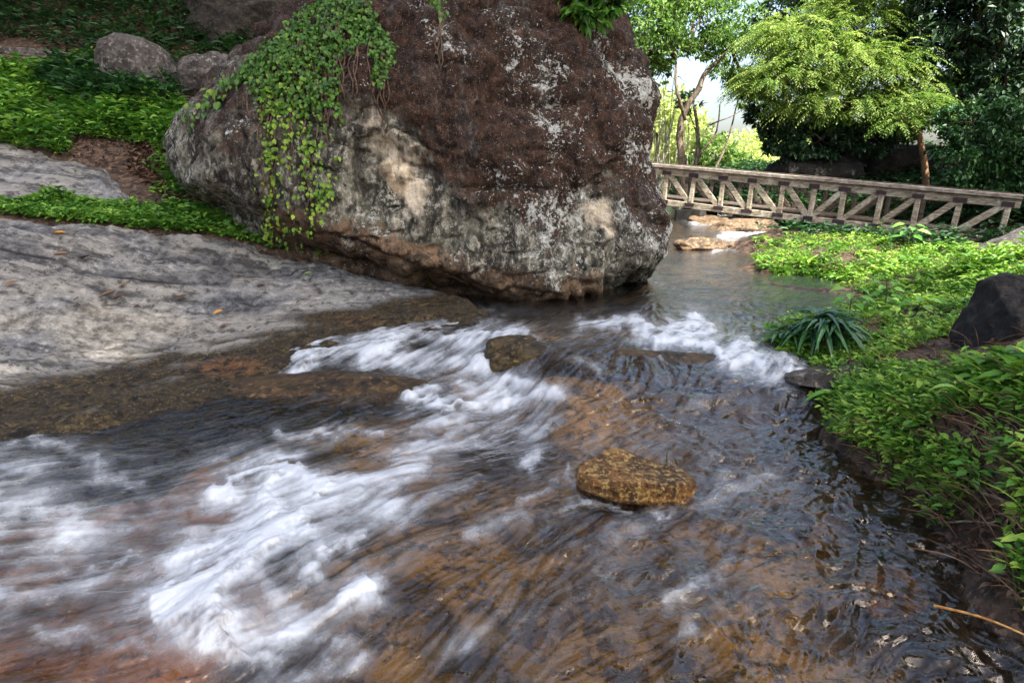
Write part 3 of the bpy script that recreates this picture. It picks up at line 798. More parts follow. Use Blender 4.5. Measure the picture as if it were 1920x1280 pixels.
STROKES = [  # polyline (photo pixels on the water), half width, strength
    ([(555, 682), (650, 652), (760, 640), (880, 618), (975, 622)], 20, .95), ([(690, 668), (800, 672), (910, 680)], 16, .75), ([(880, 640), (905, 668)], 24, .8),
    ([(600, 668), (560, 690)], 12, .5), ([(740, 650), (680, 680)], 14, .6),
    ([(1080, 612), (1150, 603), (1240, 618)], 12, .85), ([(1180, 625), (1290, 640)], 10, .7), ([(1240, 628), (1290, 620), (1345, 655), (1420, 678), (1500, 706)], 20, 1.1), ([(1275, 612), (1310, 645)], 20, 1.0),
    ([(1390, 655), (1470, 690)], 14, .9),
    ([(770, 748), (860, 760), (960, 755), (1025, 748)], 12, 1.0), ([(925, 712), (985, 715), (1025, 742)], 17, .85), ([(850, 738), (780, 722)], 12, .5), ([(880, 725), (930, 740)], 14, .7),
    ([(1010, 795), (900, 812), (800, 850), (700, 885), (640, 935)], 18, .42), ([(870, 800), (760, 803)], 11, .5), ([(515, 820), (590, 808), (620, 815)], 9, .55), ([(830, 830), (760, 860)], 16, .35),
    ([(408, 935), (440, 900), (480, 880), (530, 880), (600, 912)], 22, 1.1), ([(600, 912), (700, 918), (800, 872)], 18, .65), ([(450, 955), (600, 962), (720, 940)], 26, .7), ([(520, 900), (500, 940)], 24, .8),
    ([(330, 1055), (400, 1012), (480, 990), (570, 982)], 26, .95), ([(300, 1130), (350, 1115), (420, 1060), (500, 1020)], 32, 1.1), ([(285, 1145), (340, 1145), (400, 1170), (430, 1212)], 28, 1.15), ([(400, 1095), (405, 1190)], 36, 1.1),
    ([(345, 1195), (420, 1232), (520, 1240)], 17, .7), ([(520, 1180), (600, 1150), (690, 1108)], 28, .6), ([(650, 1125), (692, 1108)], 22, .95), ([(560, 1022), (650, 1000), (760, 960), (860, 900)], 16, .38), ([(600, 1034), (685, 1008)], 10, .85),
    ([(470, 1200), (560, 1190), (660, 1205)], 20, .55), ([(540, 1290), (600, 1255), (670, 1235)], 20, .55), ([(590, 1090), (570, 1060)], 15, .5), ([(480, 1070), (520, 1120)], 26, .45),
    ([(-60, 965), (60, 940), (125, 985)], 40, .5), ([(-60, 1125), (80, 1112), (200, 1085)], 22, .6), ([(-60, 1010), (150, 1000), (350, 960)], 24, .36), ([(70, 828), (150, 845), (185, 862)], 14, .45), ([(90, 1185), (260, 1205)], 16, .4), ([(130, 1072), (260, 1038)], 10, .42),
    ([(180, 890), (260, 902)], 12, .4), ([(-40, 830), (20, 835)], 10, .4), ([(-100, 860), (100, 875)], 14, .35), ([(640, 800), (700, 812)], 10, .4), ([(420, 745), (460, 715), (520, 705)], 6, .6),
    ([(985, 862), (1012, 838)], 9, .7), ([(1072, 872), (1062, 900), (1105, 940), (1190, 966)], 5, .4), ([(1225, 958), (1300, 930)], 4, .35), ([(1040, 905), (960, 950)], 6, .3), ([(1040, 660), (1120, 700)], 10, .25), ([(880, 1000), (980, 960)], 18, .3), ([(960, 1150), (860, 1220)], 25, .35), ([(1320, 930), (1450, 900)], 20, .25),
    ([(1120, 880), (1060, 950)], 16, .25), ([(1250, 1130), (1330, 1080)], 18, .25), ([(1260, 1200), (1300, 1175)], 10, .3), ([(1300, 408), (1420, 412)], 8, 1.4), ([(1340, 440), (1430, 434)], 6, 1.1), ([(1330, 458), (1370, 455)], 5, .7), ([(1290, 395), (1380, 397)], 4, 1.2),
]
foam = np.zeros(WX.shape)
turb = np.zeros(WX.shape)
jx = 13 * fbm2(wu, wv, .02, 5, 91, .6); jy = 11 * fbm2(wu, wv, .02, 5, 95, .6)
for poly, hw, s in STROKES:
    xs_, ys_ = zip(*poly)
    mk = (wu > min(xs_) - 4 * hw - 30) & (wu < max(xs_) + 4 * hw + 30) & (wv > min(ys_) - 4 * hw - 30) & (wv < max(ys_) + 4 * hw + 30)
    d = seg_dist(wu[mk] + jx[mk], wv[mk] + jy[mk], poly)
    e = s * (.74 * np.exp(-(d / (.9 * hw)) ** 2) + .19 * np.exp(-(d / (2.1 * hw)) ** 2))
    foam[mk] = foam[mk] + e * (1 - np.clip(foam[mk], 0, 1) * .75)
foam = np.clip(foam, 0, 1.15)
scs, scm, scf = (rsamp(q, WX, WY) for q in (st_coarse, st_mid, st_fine))
inr = ((WX > RX0) & (WX < RX1) & (WY < RY1)).astype(float)
scs, scm, scf = scs * inr, scm * inr, scf * inr
run = sstep(575, 640, wv) * sstep(1.0, 2.0, WX * 0 + 2)     # running water, not the pool
nearbank = sstep(0.0, 0.35, 2.05 - WX + 0.12 * (WY - 3))
patch = sstep(-.35, .55, fbm2(WX, WY, 1.25, 3, 131)) * sstep(1900, 1300, wu) * (1 - .75 * sstep(950, 550, wu) * sstep(850, 760, wv) )
leftp = sstep(620, 300, wu) * sstep(800, 900, wv)
lsm2 = 1 - .5 * sstep(480, 300, wu)
ctr = np.exp(-(((wu - 850) / 420) ** 2 + ((wv - 930) / 170) ** 2))
aer_sheen = run * np.clip(.085 + (.028 * scm + .058 * scs + .01 * scf) * lsm2, 0, .4) * np.clip(patch * .45 + leftp * .9 + ctr * .35, 0, 1.5)  # thin whitish streaks: aerated water plus painted sky sheen
froth = sstep(.70, 1.05, foam)
lsm = 1 - .6 * sstep(480, 300, wu)
brk = np.clip(.92 + lsm * (.21 * scs + .12 * scm + .06 * scf) + .35 * fbm2(WX, WY, 3.5, 4, 207), .0, 1.4)
frn = np.clip(.88 + .42 * fbm2(WX, WY, 6, 6, 205, .68) + .10 * scm + .07 * scf, .2, 1.25)
F1 = foam * (brk * (1 - froth) + frn * froth) * .96 + aer_sheen
edge_ = np.clip(F1 * (1.1 - F1) * 3.4, 0, 1)
F1 = np.clip(.94 * F1 + edge_ * (.10 * fbm2(WX, WY, 16, 3, 209, .6) + .03 * scf + .03 * scm), 0, 1) ** 1.2
# waves: streaks along the flow plus froth lumps where the water breaks
amp = run * (.0022 + .003 * np.clip(foam, 0, 1))
dz = amp * (0.7 * scs + 0.45 * scm) + run * 0.0012 * scf + run * .016 * fbm2(WX, WY, 2.6, 3, 246)
lump = fbm2(WX, WY, 11, 4, 201, .6)
dz = dz + foam * (0.012 + 0.002 * lump) + froth * (0.016 + 0.016 * fbm2(WX, WY, 3.2, 2, 204) + .0022 * lump)
calm = 1 - run
dz = dz + calm * 0.006 * fbm2(WX * .7, WY * 1.6, 3.2, 4, 230)
# standing ripples around the right side
ripr = run * sstep(850, 1350, wu) * sstep(660, 780, wv)
ca, sa = math.cos(.55), math.sin(.55)
rX, rY = WX * ca + WY * sa, -WX * sa + WY * ca
rw = .12 * fbm2(WX, WY, 2.2, 2, 250)
rip = (1 - np.abs(fbm2(rX * .55 + rw, rY + rw, 6.5, 3, 240))) - .6
dz = dz + ripr * (0.032 * rip + .0035 * fbm2(rX * .5, rY, 11, 2, 243, .5)) + run * .004 * fbm2(WX, WY, 7, 2, 247, .5)
WZ = WZ + dz
gz = ground_h(WX, WY)
depth = np.clip((WZ - gz) / 0.40, 0, 1)
V = np.stack([WX.ravel(), WY.ravel(), WZ.ravel()], 1)
Fq = grid_faces(*WX.shape)
# leave out water far inside the banks
under = (WZ - gz > -0.25).ravel()
under &= ~((WX.ravel() < -1.5) & (WY.ravel() > 8.6)) & (WX.ravel() > -7)
Fq = Fq[under[Fq].any(1)]
used = np.unique(Fq); remap = np.full(len(V), -1); remap[used] = np.arange(len(used))
water = build('water', V[used], remap[Fq], M['water'], None, True,
              {'foam': F1.ravel()[used], 'depth': depth.ravel()[used], 'calm': calm.ravel()[used],
               'fine': (0.5 + 0.16 * scf + 0.22 * scm).ravel()[used]})
tag(water, 'clear brown stream water running over ledges with white foam', 'water', kind='structure')

# ================================================================== rocks
def ico(sub):
    bm = bmesh.new(); bmesh.ops.create_icosphere(bm, subdivisions=sub, radius=1.0)
    V = np.array([v.co[:] for v in bm.verts]); F = np.array([[v.index for v in f.verts] for f in bm.faces])
    bm.free(); return V, F
ICO = {s: ico(s) for s in (3, 4, 5, 6)}

def rock(name, center, size, mat, label, cat='rock', sub=5, rough=0.16, seed=0, rot=0.0, box=2.6, facets=7, group=None, tilt=(0, 0), parent=None):
    D, F = ICO[sub]
    n = box
    kk = (np.abs(D) ** n).sum(1) ** (-1 / n)
    P = D * kk[:, None]
    r = np.random.default_rng(seed)
    fn = norm(r.normal(0, 1, (facets, 3))); fo = r.uniform(.62, .95, facets)
    for a, b in zip(fn, fo):
        ex = P @ a - b
        P = P - np.where(ex > 0, ex * .85, 0)[:, None] * a
    P = P * (1 + rough * fbm3(D + seed * 3.1, 1.5, 5, seed)[:, None])
    P = P * np.array(size)
    ax, ay = tilt
    cA, sA = math.cos(ax), math.sin(ax)
    P = P @ np.array([[1, 0, 0], [0, cA, -sA], [0, sA, cA]]).T
    cA, sA = math.cos(ay), math.sin(ay)
    P = P @ np.array([[cA, 0, sA], [0, 1, 0], [-sA, 0, cA]]).T
    cA, sA = math.cos(rot), math.sin(rot)
    P = P @ np.array([[cA, -sA, 0], [sA, cA, 0], [0, 0, 1]]).T
    o = build(name, P + np.array(center), F, mat, parent)
    if parent is None:
        tag(o, label, cat, group); rebase(o)
    return o

# ---- the great boulder
OUT = [(322, 262), (342, 212), (395, 178), (440, 130), (500, 88), (560, 36), (610, -14), (690, -90), (800, -150), (930, -170), (1040, -120), (1115, -30), (1162, 52),
       (1190, 128), (1215, 210), (1240, 290), (1256, 350), (1258, 400), (1246, 450), (1215, 500), (1172, 532), (1125, 552), (1060, 568), (980, 580), (880, 574),
       (800, 552), (720, 530), (640, 500), (560, 462), (480, 436), (430, 412), (396, 385), (365, 345), (332, 305)]
OUT = [(u - 38 * max(0, min(1, (u - 900) / 300)) * (max(0, min(1, (v - 200) / 160)) * 1.15 - .15), v + 14 * max(0, min(1, (v - 420) / 100))) for u, v in OUT]
BC = PY(790, 275, 8.9)
op = np.array([PY(u, v, 8.9) for u, v in OUT]) - BC
oth = np.arctan2(op[:, 2], op[:, 0]); orr = np.hypot(op[:, 0], op[:, 2])
srt = np.argsort(oth); oth, orr = oth[srt], orr[srt]
oth = np.concatenate([oth - 2 * np.pi, oth, oth + 2 * np.pi]); orr = np.tile(orr, 3)
bm = bmesh.new(); bmesh.ops.create_icosphere(bm, subdivisions=8, radius=1.0)
D = np.array([v.co[:] for v in bm.verts]); BF = np.array([[v.index for v in f.verts] for f in bm.faces]); bm.free()
th = np.arctan2(D[:, 2], D[:, 0]); c = np.hypot(D[:, 0], D[:, 2]); s = np.abs(D[:, 1])
nn = 2.7
kk = (c ** nn + s ** nn) ** (-1 / nn)
R = np.interp(th, oth, orr)
HD = 2.15
P = np.stack([np.cos(th) * R * c * kk, np.sign(D[:, 1]) * HD * s * kk, np.sin(th) * R * c * kk], 1)
front = D[:, 1] < 0
# the face leans back towards the top and turns away on the left
lean = np.where(front, 1.0, 0.3)
P[:, 1] += lean * 0.30 * P[:, 2] * c.clip(0, 1) ** .5
P[:, 1] += np.where(front, 1, .4) * 0.75 * sstep(-1.2, -3.4, P[:, 0])
B0 = P + BC
N0 = norm(np.stack([P[:, 0] / 3.0, P[:, 1] / 2.2, P[:, 2] / 2.7], 1))
bu, bv = proj(B0)
# relief: big undulations, ledges and small pits
disp = 0.16 * fbm3(B0, 0.55, 3, 3) + 0.075 * fbm3(B0, 1.7, 4, 8) + 0.030 * fbm3(B0, 5.5, 4, 21) + .012 * fbm3(B0, 19, 3, 25)
disp += .06 - 0.09 * (1 - np.abs(vn3(B0 + .25 * vn3(B0, 2.0, 61)[:, None], 1.5, 50))) ** 6 - .06 * (1 - np.abs(vn3(B0 * [1, 1, 1.4], 3.6, 53))) ** 5 + .03 * np.abs(vn3(B0, 2.3, 56)) + .016 * np.abs(vn3(B0, 6.5, 57))
w_ = front.astype(float) * 1.0
jit = 20 * fbm3(B0, 2.4, 5, 71, .6)
u_, v_ = bu + jit, bv + 20 * fbm3(B0, 2.4, 5, 75, .6)
# recess with the cream patch under a ledge
rec = sstep(0, 22, sdist(u_, v_, [(650, 252), (700, 246), (770, 250), (830, 300), (900, 400), (960, 440), (900, 480), (780, 470), (680, 400), (655, 330)]))
disp -= 0.10 * rec * w_
# second recess on the right
rec2 = sstep(0, 18, sdist(u_, v_, [(1120, 345), (1185, 312), (1180, 400), (1170, 470), (1130, 500), (1100, 420)]))
disp -= 0.08 * rec2 * w_
# lower brow: everything below this line is undercut
brow = [(420, 330), (520, 395), (640, 420), (760, 470), (900, 520), (1010, 540), (1100, 528), (1180, 490)]
CRK = [([(648, 248), (690, 254), (760, 246), (778, 256)], 5), ([(1115, 345), (1150, 330), (1185, 308)], 5), ([(620, 425), (720, 470), (800, 500), (870, 530), (1010, 545)], 5),
       ([(345, 330), (400, 372), (430, 400)], 7), ([(560, 470), (700, 500), (860, 540)], 6), ([(470, 140), (478, 300), (490, 400)], 4), ([(770, 250), (830, 300), (870, 350), (905, 400)], 4)]
crack = np.zeros(len(B0))
for pl, hw in CRK:
    crack = np.maximum(crack, np.exp(-(seg_dist(bu + .6 * jit, bv + .6 * jit, pl) / hw) ** 2))
crack *= w_ * sstep(-.35, .45, fbm3(B0, 2.6, 3, 88))
disp -= 0.07 * crack
B1 = B0 + N0 * disp[:, None]
# undercut below the brow
bl = np.interp(bu, [q[0] for q in brow], [q[1] for q in brow])
uc = sstep(0, 70, bv - bl) * w_
B1[:, 1] += uc * 0.55
# colour zones
edge = np.interp(u_, [300, 480, 560, 640, 660, 740, 800, 870, 960, 1060, 1120, 1180, 1260], [60, 90, 180, 190, 210, 235, 300, 330, 330, 420, 350, 330, 400])
moss = 0.5 + np.clip((edge + 25 - v_) / 150, -1, 1) * .8
moss += 0.5 * np.exp(-(((u_ - 1010) / 110) ** 2 + ((v_ - 350) / 60) ** 2)) + .45 * np.exp(-(((u_ - 1225) / 40) ** 2 + ((v_ - 330) / 120) ** 2))
moss += 0.9 * np.exp(-(((u_ - 420) / 95) ** 2 + ((v_ - 270) / 100) ** 2))
moss = np.where(front, moss, .8)
pale = np.exp(-(((u_ - 755) / 46) ** 2 + ((v_ - 315) / 66) ** 2)) * .95 + .5 * np.exp(-(((u_ - 700) / 45) ** 2 + ((v_ - 220) / 60) ** 2)) + .75 * np.exp(-(((u_ - 1150) / 28) ** 2 + ((v_ - 400) / 60) ** 2)) \
    + .6 * np.exp(-(((u_ - 1005) / 22) ** 2 + ((v_ - 290) / 22) ** 2)) + .3 * np.exp(-(((u_ - 820) / 90) ** 2 + ((v_ - 400) / 70) ** 2))
moss -= pale * .9
rust = sstep(-75, 5, v_ - np.interp(u_, [320, 560, 700, 860, 1000, 1120, 1250], [520, 430, 450, 500, 525, 545, 560])) * .95 * sstep(1200, 1080, u_) + .5 * np.exp(-(((u_ - 600) / 60) ** 2 + ((v_ - 380) / 70) ** 2))
lich = 0.30 + .62 * sstep(850, 1060, u_) * sstep(-20, 190, v_) * sstep(560, 500, v_) + .35 * sstep(620, 700, u_) * sstep(950, 850, u_) * sstep(300, 380, v_) * sstep(520, 460, v_)
lich += .35 * np.exp(-(((u_ - 850) / 60) ** 2 + ((v_ - 60) / 80) ** 2))
lich -= .4 * pale
boulder = build('boulder', B1, BF, M['boulder'], None, True, {'moss': moss, 'pale': np.clip(pale, 0, 1.2), 'rust': rust, 'lichen': np.clip(lich, 0, 1), 'crack': crack})
tag(boulder, 'huge rounded brown boulder with pale lichen and ivy overhanging the pool', 'boulder')
bvh = BVHTree.FromPolygons([tuple(v) for v in B1], [tuple(int(i) for i in f) for f in BF])
rebase(boulder)

def cast(u, v):
    kx, kz = k(u, v)
    h = bvh.ray_cast(Vector((0, 0, CZ)), Vector((kx, 1, kz)).normalized())
    return (np.array(h[0]), np.array(h[1])) if h[0] is not None else (None, None)

exec_later = []

BLK = PZ(1890, 640, .66) + np.array([.16, .2, .05])
# ---- stones in and by the stream
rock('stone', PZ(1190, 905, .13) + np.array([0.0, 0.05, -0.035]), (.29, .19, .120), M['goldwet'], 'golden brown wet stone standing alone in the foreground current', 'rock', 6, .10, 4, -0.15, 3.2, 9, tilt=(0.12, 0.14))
rock('stone', PZ(968, 672, .26) + np.array([.02, .05, .01]), (.27, .24, .13), M['mossy'], 'mossy brown stone breaking the surface between the two upper cascades', 'rock', 6, .14, 9, 0.2, 2.6, 7)
rock('stone', PZ(1190, 690, .19) + np.array([0, .1, 0]), (.95, .50, .19), M['wetdark'], 'low smooth hump of brown stone under a thin sheet of water at mid stream', 'rock', 6, .07, 14, -0.25, 2.2, 3)
rock('stone', PZ(635, 735, .085), (.80, .33, .125), M['wetdark'], 'dark brown half sunken stone left of the lower foam', 'rock', 6, .12, 19, -0.1, 2.4, 6)
rock('stone', PZ(1660, 1110, -.10), (.16, .15, .09), M['gold'], 'round golden stone under the water near the right bank', 'rock', 5, .08, 25, 0, 2.2, 3)
rock('stone', PZ(1480, 975, -.09), (.13, .11, .07), M['mossy'], 'small brown stone under the water right of the golden stone', 'rock', 5, .10, 26, .4, 2.2, 4)
rock('stone', PZ(1770, 1075, -.09), (.10, .08, .06), M['gold'], 'smaller tan stone under the water close to the right bank', 'rock', 5, .10, 27, .4, 2.2, 4)
rock('stone', PZ(1000, 1180, -.16), (.17, .12, .08), M['tanrock'], 'pale stone on the stream bed at the bottom of the photo', 'rock', 5, .10, 28, .4, 2.2, 4)
rock('stone', PZ(1312, 462, .42), (.42, .28, .17), M['tanrock'], 'tan stone at the water beside the right foot of the great boulder', 'rock', 5, .15, 33, .2, 2.6, 6)
rock('stone', PZ(1378, 462, .40), (.22, .2, .10), M['tanrock'], 'small tan stone at the tip of the grassy spit', 'rock', 5, .15, 34, .2, 2.6, 6)
rock('stone', PZ(1395, 428, .50), (.95, .45, .20), M['tanrock'], 'flat brown stone in the stream under the bridge', 'rock', 5, .12, 35, -.1, 2.6, 6)
rock('stone', PZ(1345, 424, .50) + np.array([0, .7, 0]), (.5, .4, .2), M['tanrock'], 'brown stone behind the dark bridge pier', 'rock', 5, .12, 36, .1, 2.6, 6)
rock('stone', PZ(1890, 640, .66) + np.array([.16, .2, .05]), (.27, .26, .30), M['blackrock'], 'black boulder at the right edge on the grassy bank', 'rock', 6, .12, 41, .3, 2.8, 7, tilt=(0, .3))
rock('stone', PZ(1600, 705, .30), (.42, .22, .07), M['greyrock'], 'flat grey stone half buried at the edge of the right bank', 'rock', 5, .12, 44, -.1, 2.8, 6)
rock('stone', PZ(1880, 478, .78) + np.array([.6, .3, -.02]), (.95, .5, .22), M['greyrock'], 'grey stone under the right end of the bridge', 'rock', 6, .14, 45, .5, 2.6, 7, tilt=(0, -.25))
# rocks up the left hill
rock('stone', PY(255, 135, 11.4) + np.array([0, 0, -.1]), (.66, .6, .60), M['greyrock'], 'rounded grey rock in the greenery above the left bank', 'rock', 6, .10, 51, .2, 2.5, 6)
rock('stone', PY(405, 140, 11.3) + np.array([0, 0, -.1]), (.55, .5, .42), M['greyrock'], 'smaller dark rock between the rounded grey rock and the great boulder', 'rock', 6, .14, 52, .5, 2.4, 6)
rock('rock_outcrop', PY(450, 45, 13.4) + np.array([0, .3, 0]), (1.0, .9, .95), M['cliff'], 'fissured brown rock face at the top left behind the ivy', 'rock', 6, .18, 53, .3, 3.0, 8)
rock('stone', PY(80, 98, 12.2) + np.array([-.4, 0, -.08]), (1.5, .25, .14), M['greyrock'], 'long pale stone ledge at the upper left edge of the hillside', 'rock', 6, .10, 54, -.06, 3.0, 5, tilt=(0, .06))
# dark rocks behind the bridge
rock('stone', PY(1530, 335, 19.0), (1.35, 1.0, .75), M['blackrock'], 'dark humped boulder behind the bridge under the bright tree', 'rock', 6, .12, 61, .2, 2.3, 6)
rock('stone', PY(1690, 335, 19.5), (1.5, 1.0, 1.0), M['blackrock'], 'dark boulder behind the bridge beside the red brown trunk', 'rock', 6, .12, 62, .2, 2.3, 6)

# ================================================================== bridge
BA, BB = PY(1240, 379, 17.2), PY(1888, 455, 13.15)
e = (BB - BA); BA = BA - e / np.linalg.norm(e) * .9; e = (BB - BA); BL = np.linalg.norm(e); e /= BL
wv_ = np.array([-e[1], e[0], 0]); wv_ /= np.linalg.norm(wv_)
if wv_[1] < 0: wv_ = -wv_
nu_ = np.cross(wv_, e); nu_ = nu_ if nu_[2] > 0 else -nu_
HB = 0.85
bridge = empty('footbridge', (BA + BB) / 2, 'weathered timber truss footbridge crossing the stream behind the boulder', 'bridge')
postu = [1212, 1254, 1304, 1359, 1413, 1472, 1530, 1588, 1656, 1727, 1803, 1894]
def along(u):
    # parameter along the bridge whose top point lands at photo column u
    ts = np.linspace(0, 1, 800); q = BA + np.outer(ts * BL, e) + nu_ * HB
    return float(np.interp(u, proj(q)[0], ts * BL))
tp = [along(u) for u in postu]
for side, off in (('near', 0.0), ('far', 1.35)):
    o0 = BA + wv_ * off
    W1, W2 = (M['wood'], M['rail']) if side == 'near' else (M['wooddark'], M['wooddark'])
    g_ = 1.0 if side == 'near' else .8
    pt = lambda t, h: o0 + e * t + nu_ * h
    jt = lambda: rng.uniform(-.02, .02)
    MB().bar(pt(-.2, .0), pt(BL + .05, .0), .10, .15, nu_).build('bottom_chord', W1, bridge, False)
    MB().bar(pt(-.1, HB - .115), pt(BL + .05, HB - .115), .09, .17, nu_).build('top_beam', W1, bridge, False)
    MB().bar(pt(-.1, HB + .012), pt(BL + .06, HB + .012), .23, .082, nu_).build('handrail', W2, bridge, False)
    for i, t in enumerate(tp):
        MB().bar(pt(t + jt(), .077), pt(t + jt(), HB - .177), .105 * g_ * rng.uniform(.9, 1.1), .105 * g_, e).build('post', W1, bridge, False)
        for nm_, hh in (('joint_plate', HB - .14), ('joint_plate', .025)):
            f_ = -1 if side == 'near' else 1
            c0 = pt(t, hh) + wv_ * f_ * .06
            MB().bar(c0 - e * (.11 + jt()), c0 + e * (.11 + jt()), .016, .085 + .5 * jt(), nu_).build(nm_, M['plate'], bridge, False)
    for i in range(len(tp) - 1):
        if i < 6: a, b = pt(tp[i] + .06, HB - .18 + jt()), pt(tp[i + 1] - .06, .085)
        else: a, b = pt(tp[i] + .06, .085), pt(tp[i + 1] - .06, HB - .18 + jt())
        MB().bar(a, b, .08 * g_, .118 * g_ * rng.uniform(.9, 1.12), nu_).build('brace', W1, bridge, False)
dk = MB()
t = -.1
while t < BL:
    w_ = .14 + rng.uniform(-.01, .01)
    c0 = BA + e * t + nu_ * (.10 + rng.uniform(-.004, .004))
    dk.bar(c0 + wv_ * .06, c0 + wv_ * 1.29, w_, .04, nu_)
    t += w_ + .012
dk.build('deck', M['wooddark'], bridge, False)
for off in (.35, .95):
    MB().bar(BA + wv_ * off + e * -.1 + nu_ * .0, BB + wv_ * off + nu_ * .0, .09, .14, nu_).build('stringer', M['wooddark'], bridge, False)
pc = PY(1292, 392, 16.6) + wv_ * .5
pb = pc.copy(); pb[2] = 0.1
pr = MB()
pr.bar(pb, pc + np.array([0, 0, -.02]), .75, 1.1, wv_)
pr.build('pier', M['pier'], bridge, False)

# ================================================================== vegetation helpers
def rand_dirs(n): return norm(rng.normal(0, 1, (n, 3)))

def crown(blobs, n, L, Wd, sub=30, droop=.2, simple=True, sub_r=.32, tint=(0.15, 0.85)):
    """blobs: (center, (rx,ry,rz)) ; leaves gathered in clumps through the volume"""
    vol = np.array([np.prod(b[1]) ** (2 / 3) for b in blobs]); vol = vol / vol.sum()
    parts = []
    for (c0, r), w in zip(blobs, vol):
        c0 = np.array(c0); r = np.array(r)
        ns = max(6, int(sub * (np.prod(r) ** (2 / 3)) ** .5 * 2))
        dd = rand_dirs(ns)
        cc = c0 + dd * r * rng.uniform(.25, 1.0, (ns, 1)) ** .5
        m = int(n * w)
        idx = rng.integers(0, ns, m)
        off = rand_dirs(m) * rng.uniform(0, 1, (m, 1)) ** .5 * (sub_r * r.mean() * rng.uniform(.5, 1.3, ns)[idx])[:, None]
        off[:, 2] *= .6
        p = cc[idx] + off
        ct = rng.uniform(-.12, .12, ns)
        D_ = norm(dd[idx] * .6 + rand_dirs(m) * .9 + np.array([0, 0, -droop]))
        N_ = norm(rand_dirs(m) * .7 + np.array([0, 0, 1.0]))
        tt = np.clip(rng.uniform(tint[0], tint[1], m) + ct[idx], 0, 1)
        parts.append(leaves(p, D_, N_, L * rng.uniform(.6, 1.35, m), Wd * rng.uniform(.6, 1.3, m), tt, simple=simple))
    return parts

def sprays(base, dirs, length, nl, L, Wd, droop=.6, tint=(0.2, 0.9)):
    """feathery sprays: leaflets set along drooping twigs"""
    n = len(base)
    t = np.linspace(.08, 1, nl)
    ln = np.broadcast_to(length, (n,))
    D0 = norm(dirs)
    p = base[:, None] + D0[:, None] * (ln[:, None] * t)[..., None]
    p[..., 2] -= droop * ln[:, None] * t ** 2
    tang = norm(D0[:, None] - np.array([0, 0, 1]) * (2 * droop * t)[None, :, None])
    side = norm(np.cross(tang, np.array([0, 0, 1.0])))
    sg = np.where(np.arange(nl) % 2 == 0, 1, -1)[None, :, None]
    D_ = norm(tang * .75 + side * sg * .8 + rng.normal(0, .15, p.shape))
    N_ = norm(np.array([0, 0, 1.0]) + rng.normal(0, .3, p.shape))
    m = n * nl
    bt = np.repeat(rng.uniform(tint[0], tint[1], n), nl)
    sz = (1.15 - .5 * t)[None].repeat(n, 0).ravel()
    return leaves(p.reshape(-1, 3), D_.reshape(-1, 3), N_.reshape(-1, 3), L * sz * rng.uniform(.7, 1.2, m), Wd * sz, np.clip(bt + rng.uniform(-.1, .1, m), 0, 1), simple=True)

def limb(mb, p, q, r0, r1, bend=.1, n=7, sides=8):
    p, q = np.array(p, float), np.array(q, float)
    t = np.linspace(0, 1, n)[:, None]
    pts = p + (q - p) * t
    ln = np.linalg.norm(q - p)
    off = rng.normal(0, 1, 3); off2 = rng.normal(0, 1, 3)
    pts = pts + off * bend * ln * np.sin(np.pi * t) * .5 + off2 * bend * ln * .3 * np.sin(2 * np.pi * t)
    mb.tube(pts, np.linspace(r0, r1, n), sides)
    return pts

def tree(name, label, trunks, blobs, nleaf, L, Wd, lmat, bmat, cat='tree', group=None, simple=True, droop=.2, spray=None, tint=(.15, .85), sub_r=.32, sub=30):
    base = np.array(trunks[0][0], float)
    root = empty(name, base, label, cat, group)
    mb = MB()
    for tr in trunks:
        pts = limb(mb, tr[0], tr[1], tr[2], tr[3], tr[4] if len(tr) > 4 else .06, 9)
    # limbs up into each clump of the crown
    ends = [np.array(tr[1], float) for tr in trunks]
    for c0, r in blobs:
        c0 = np.array(c0, float)
        src = min(ends, key=lambda q: np.linalg.norm(q - c0))
        r0 = trunks[0][3]
        p = limb(mb, src, c0, r0 * .8, r0 * .3, .12, 6, 6)
        for _ in range(5):
            d = rand_dirs(1)[0] * np.array(r) * .85
            limb(mb, p[rng.integers(2, 6)], c0 + d, r0 * .3, r0 * .08, .12, 5, 5)
    mb.build('trunk', bmat, root)
    parts = crown(blobs, nleaf, L, Wd, droop=droop, simple=simple, tint=tint, sub_r=sub_r, sub=sub) if nleaf else []
    if spray:
        ns, ln, nl, sl, sw, dr, tn = spray
        vol = np.array([np.prod(b[1]) for b in blobs]) ** (2 / 3); vol /= vol.sum()
        for (c0, r), w in zip(blobs, vol):
            m = int(ns * w); dd = rand_dirs(m); dd[:, 2] = np.abs(dd[:, 2]) * .9 - .15
            pb_ = np.array(c0) + norm(dd) * np.array(r) * rng.uniform(.55, 1, (m, 1))
            h = dd.copy(); h[:, 2] = np.abs(h[:, 2]) * .3 + .1
            parts.append(sprays(pb_, norm(h + .4 * rng.normal(0, 1, h.shape) * [1, 1, .3]), ln * rng.uniform(.6, 1.3, m), nl, sl, sw, dr, tn))
    leaf_obj('crown', parts, lmat, root)
    return root

def B(u, v, Y, rx_, ry_, rz_):
    return (PY(u, v, Y), (rx_, ry_, rz_))
def gp(u, v, Y):
    p = PY(u, v, Y); p[2] = float(ground_h(np.array([p[0]]), np.array([p[1]]))[0]) - .1
    return p

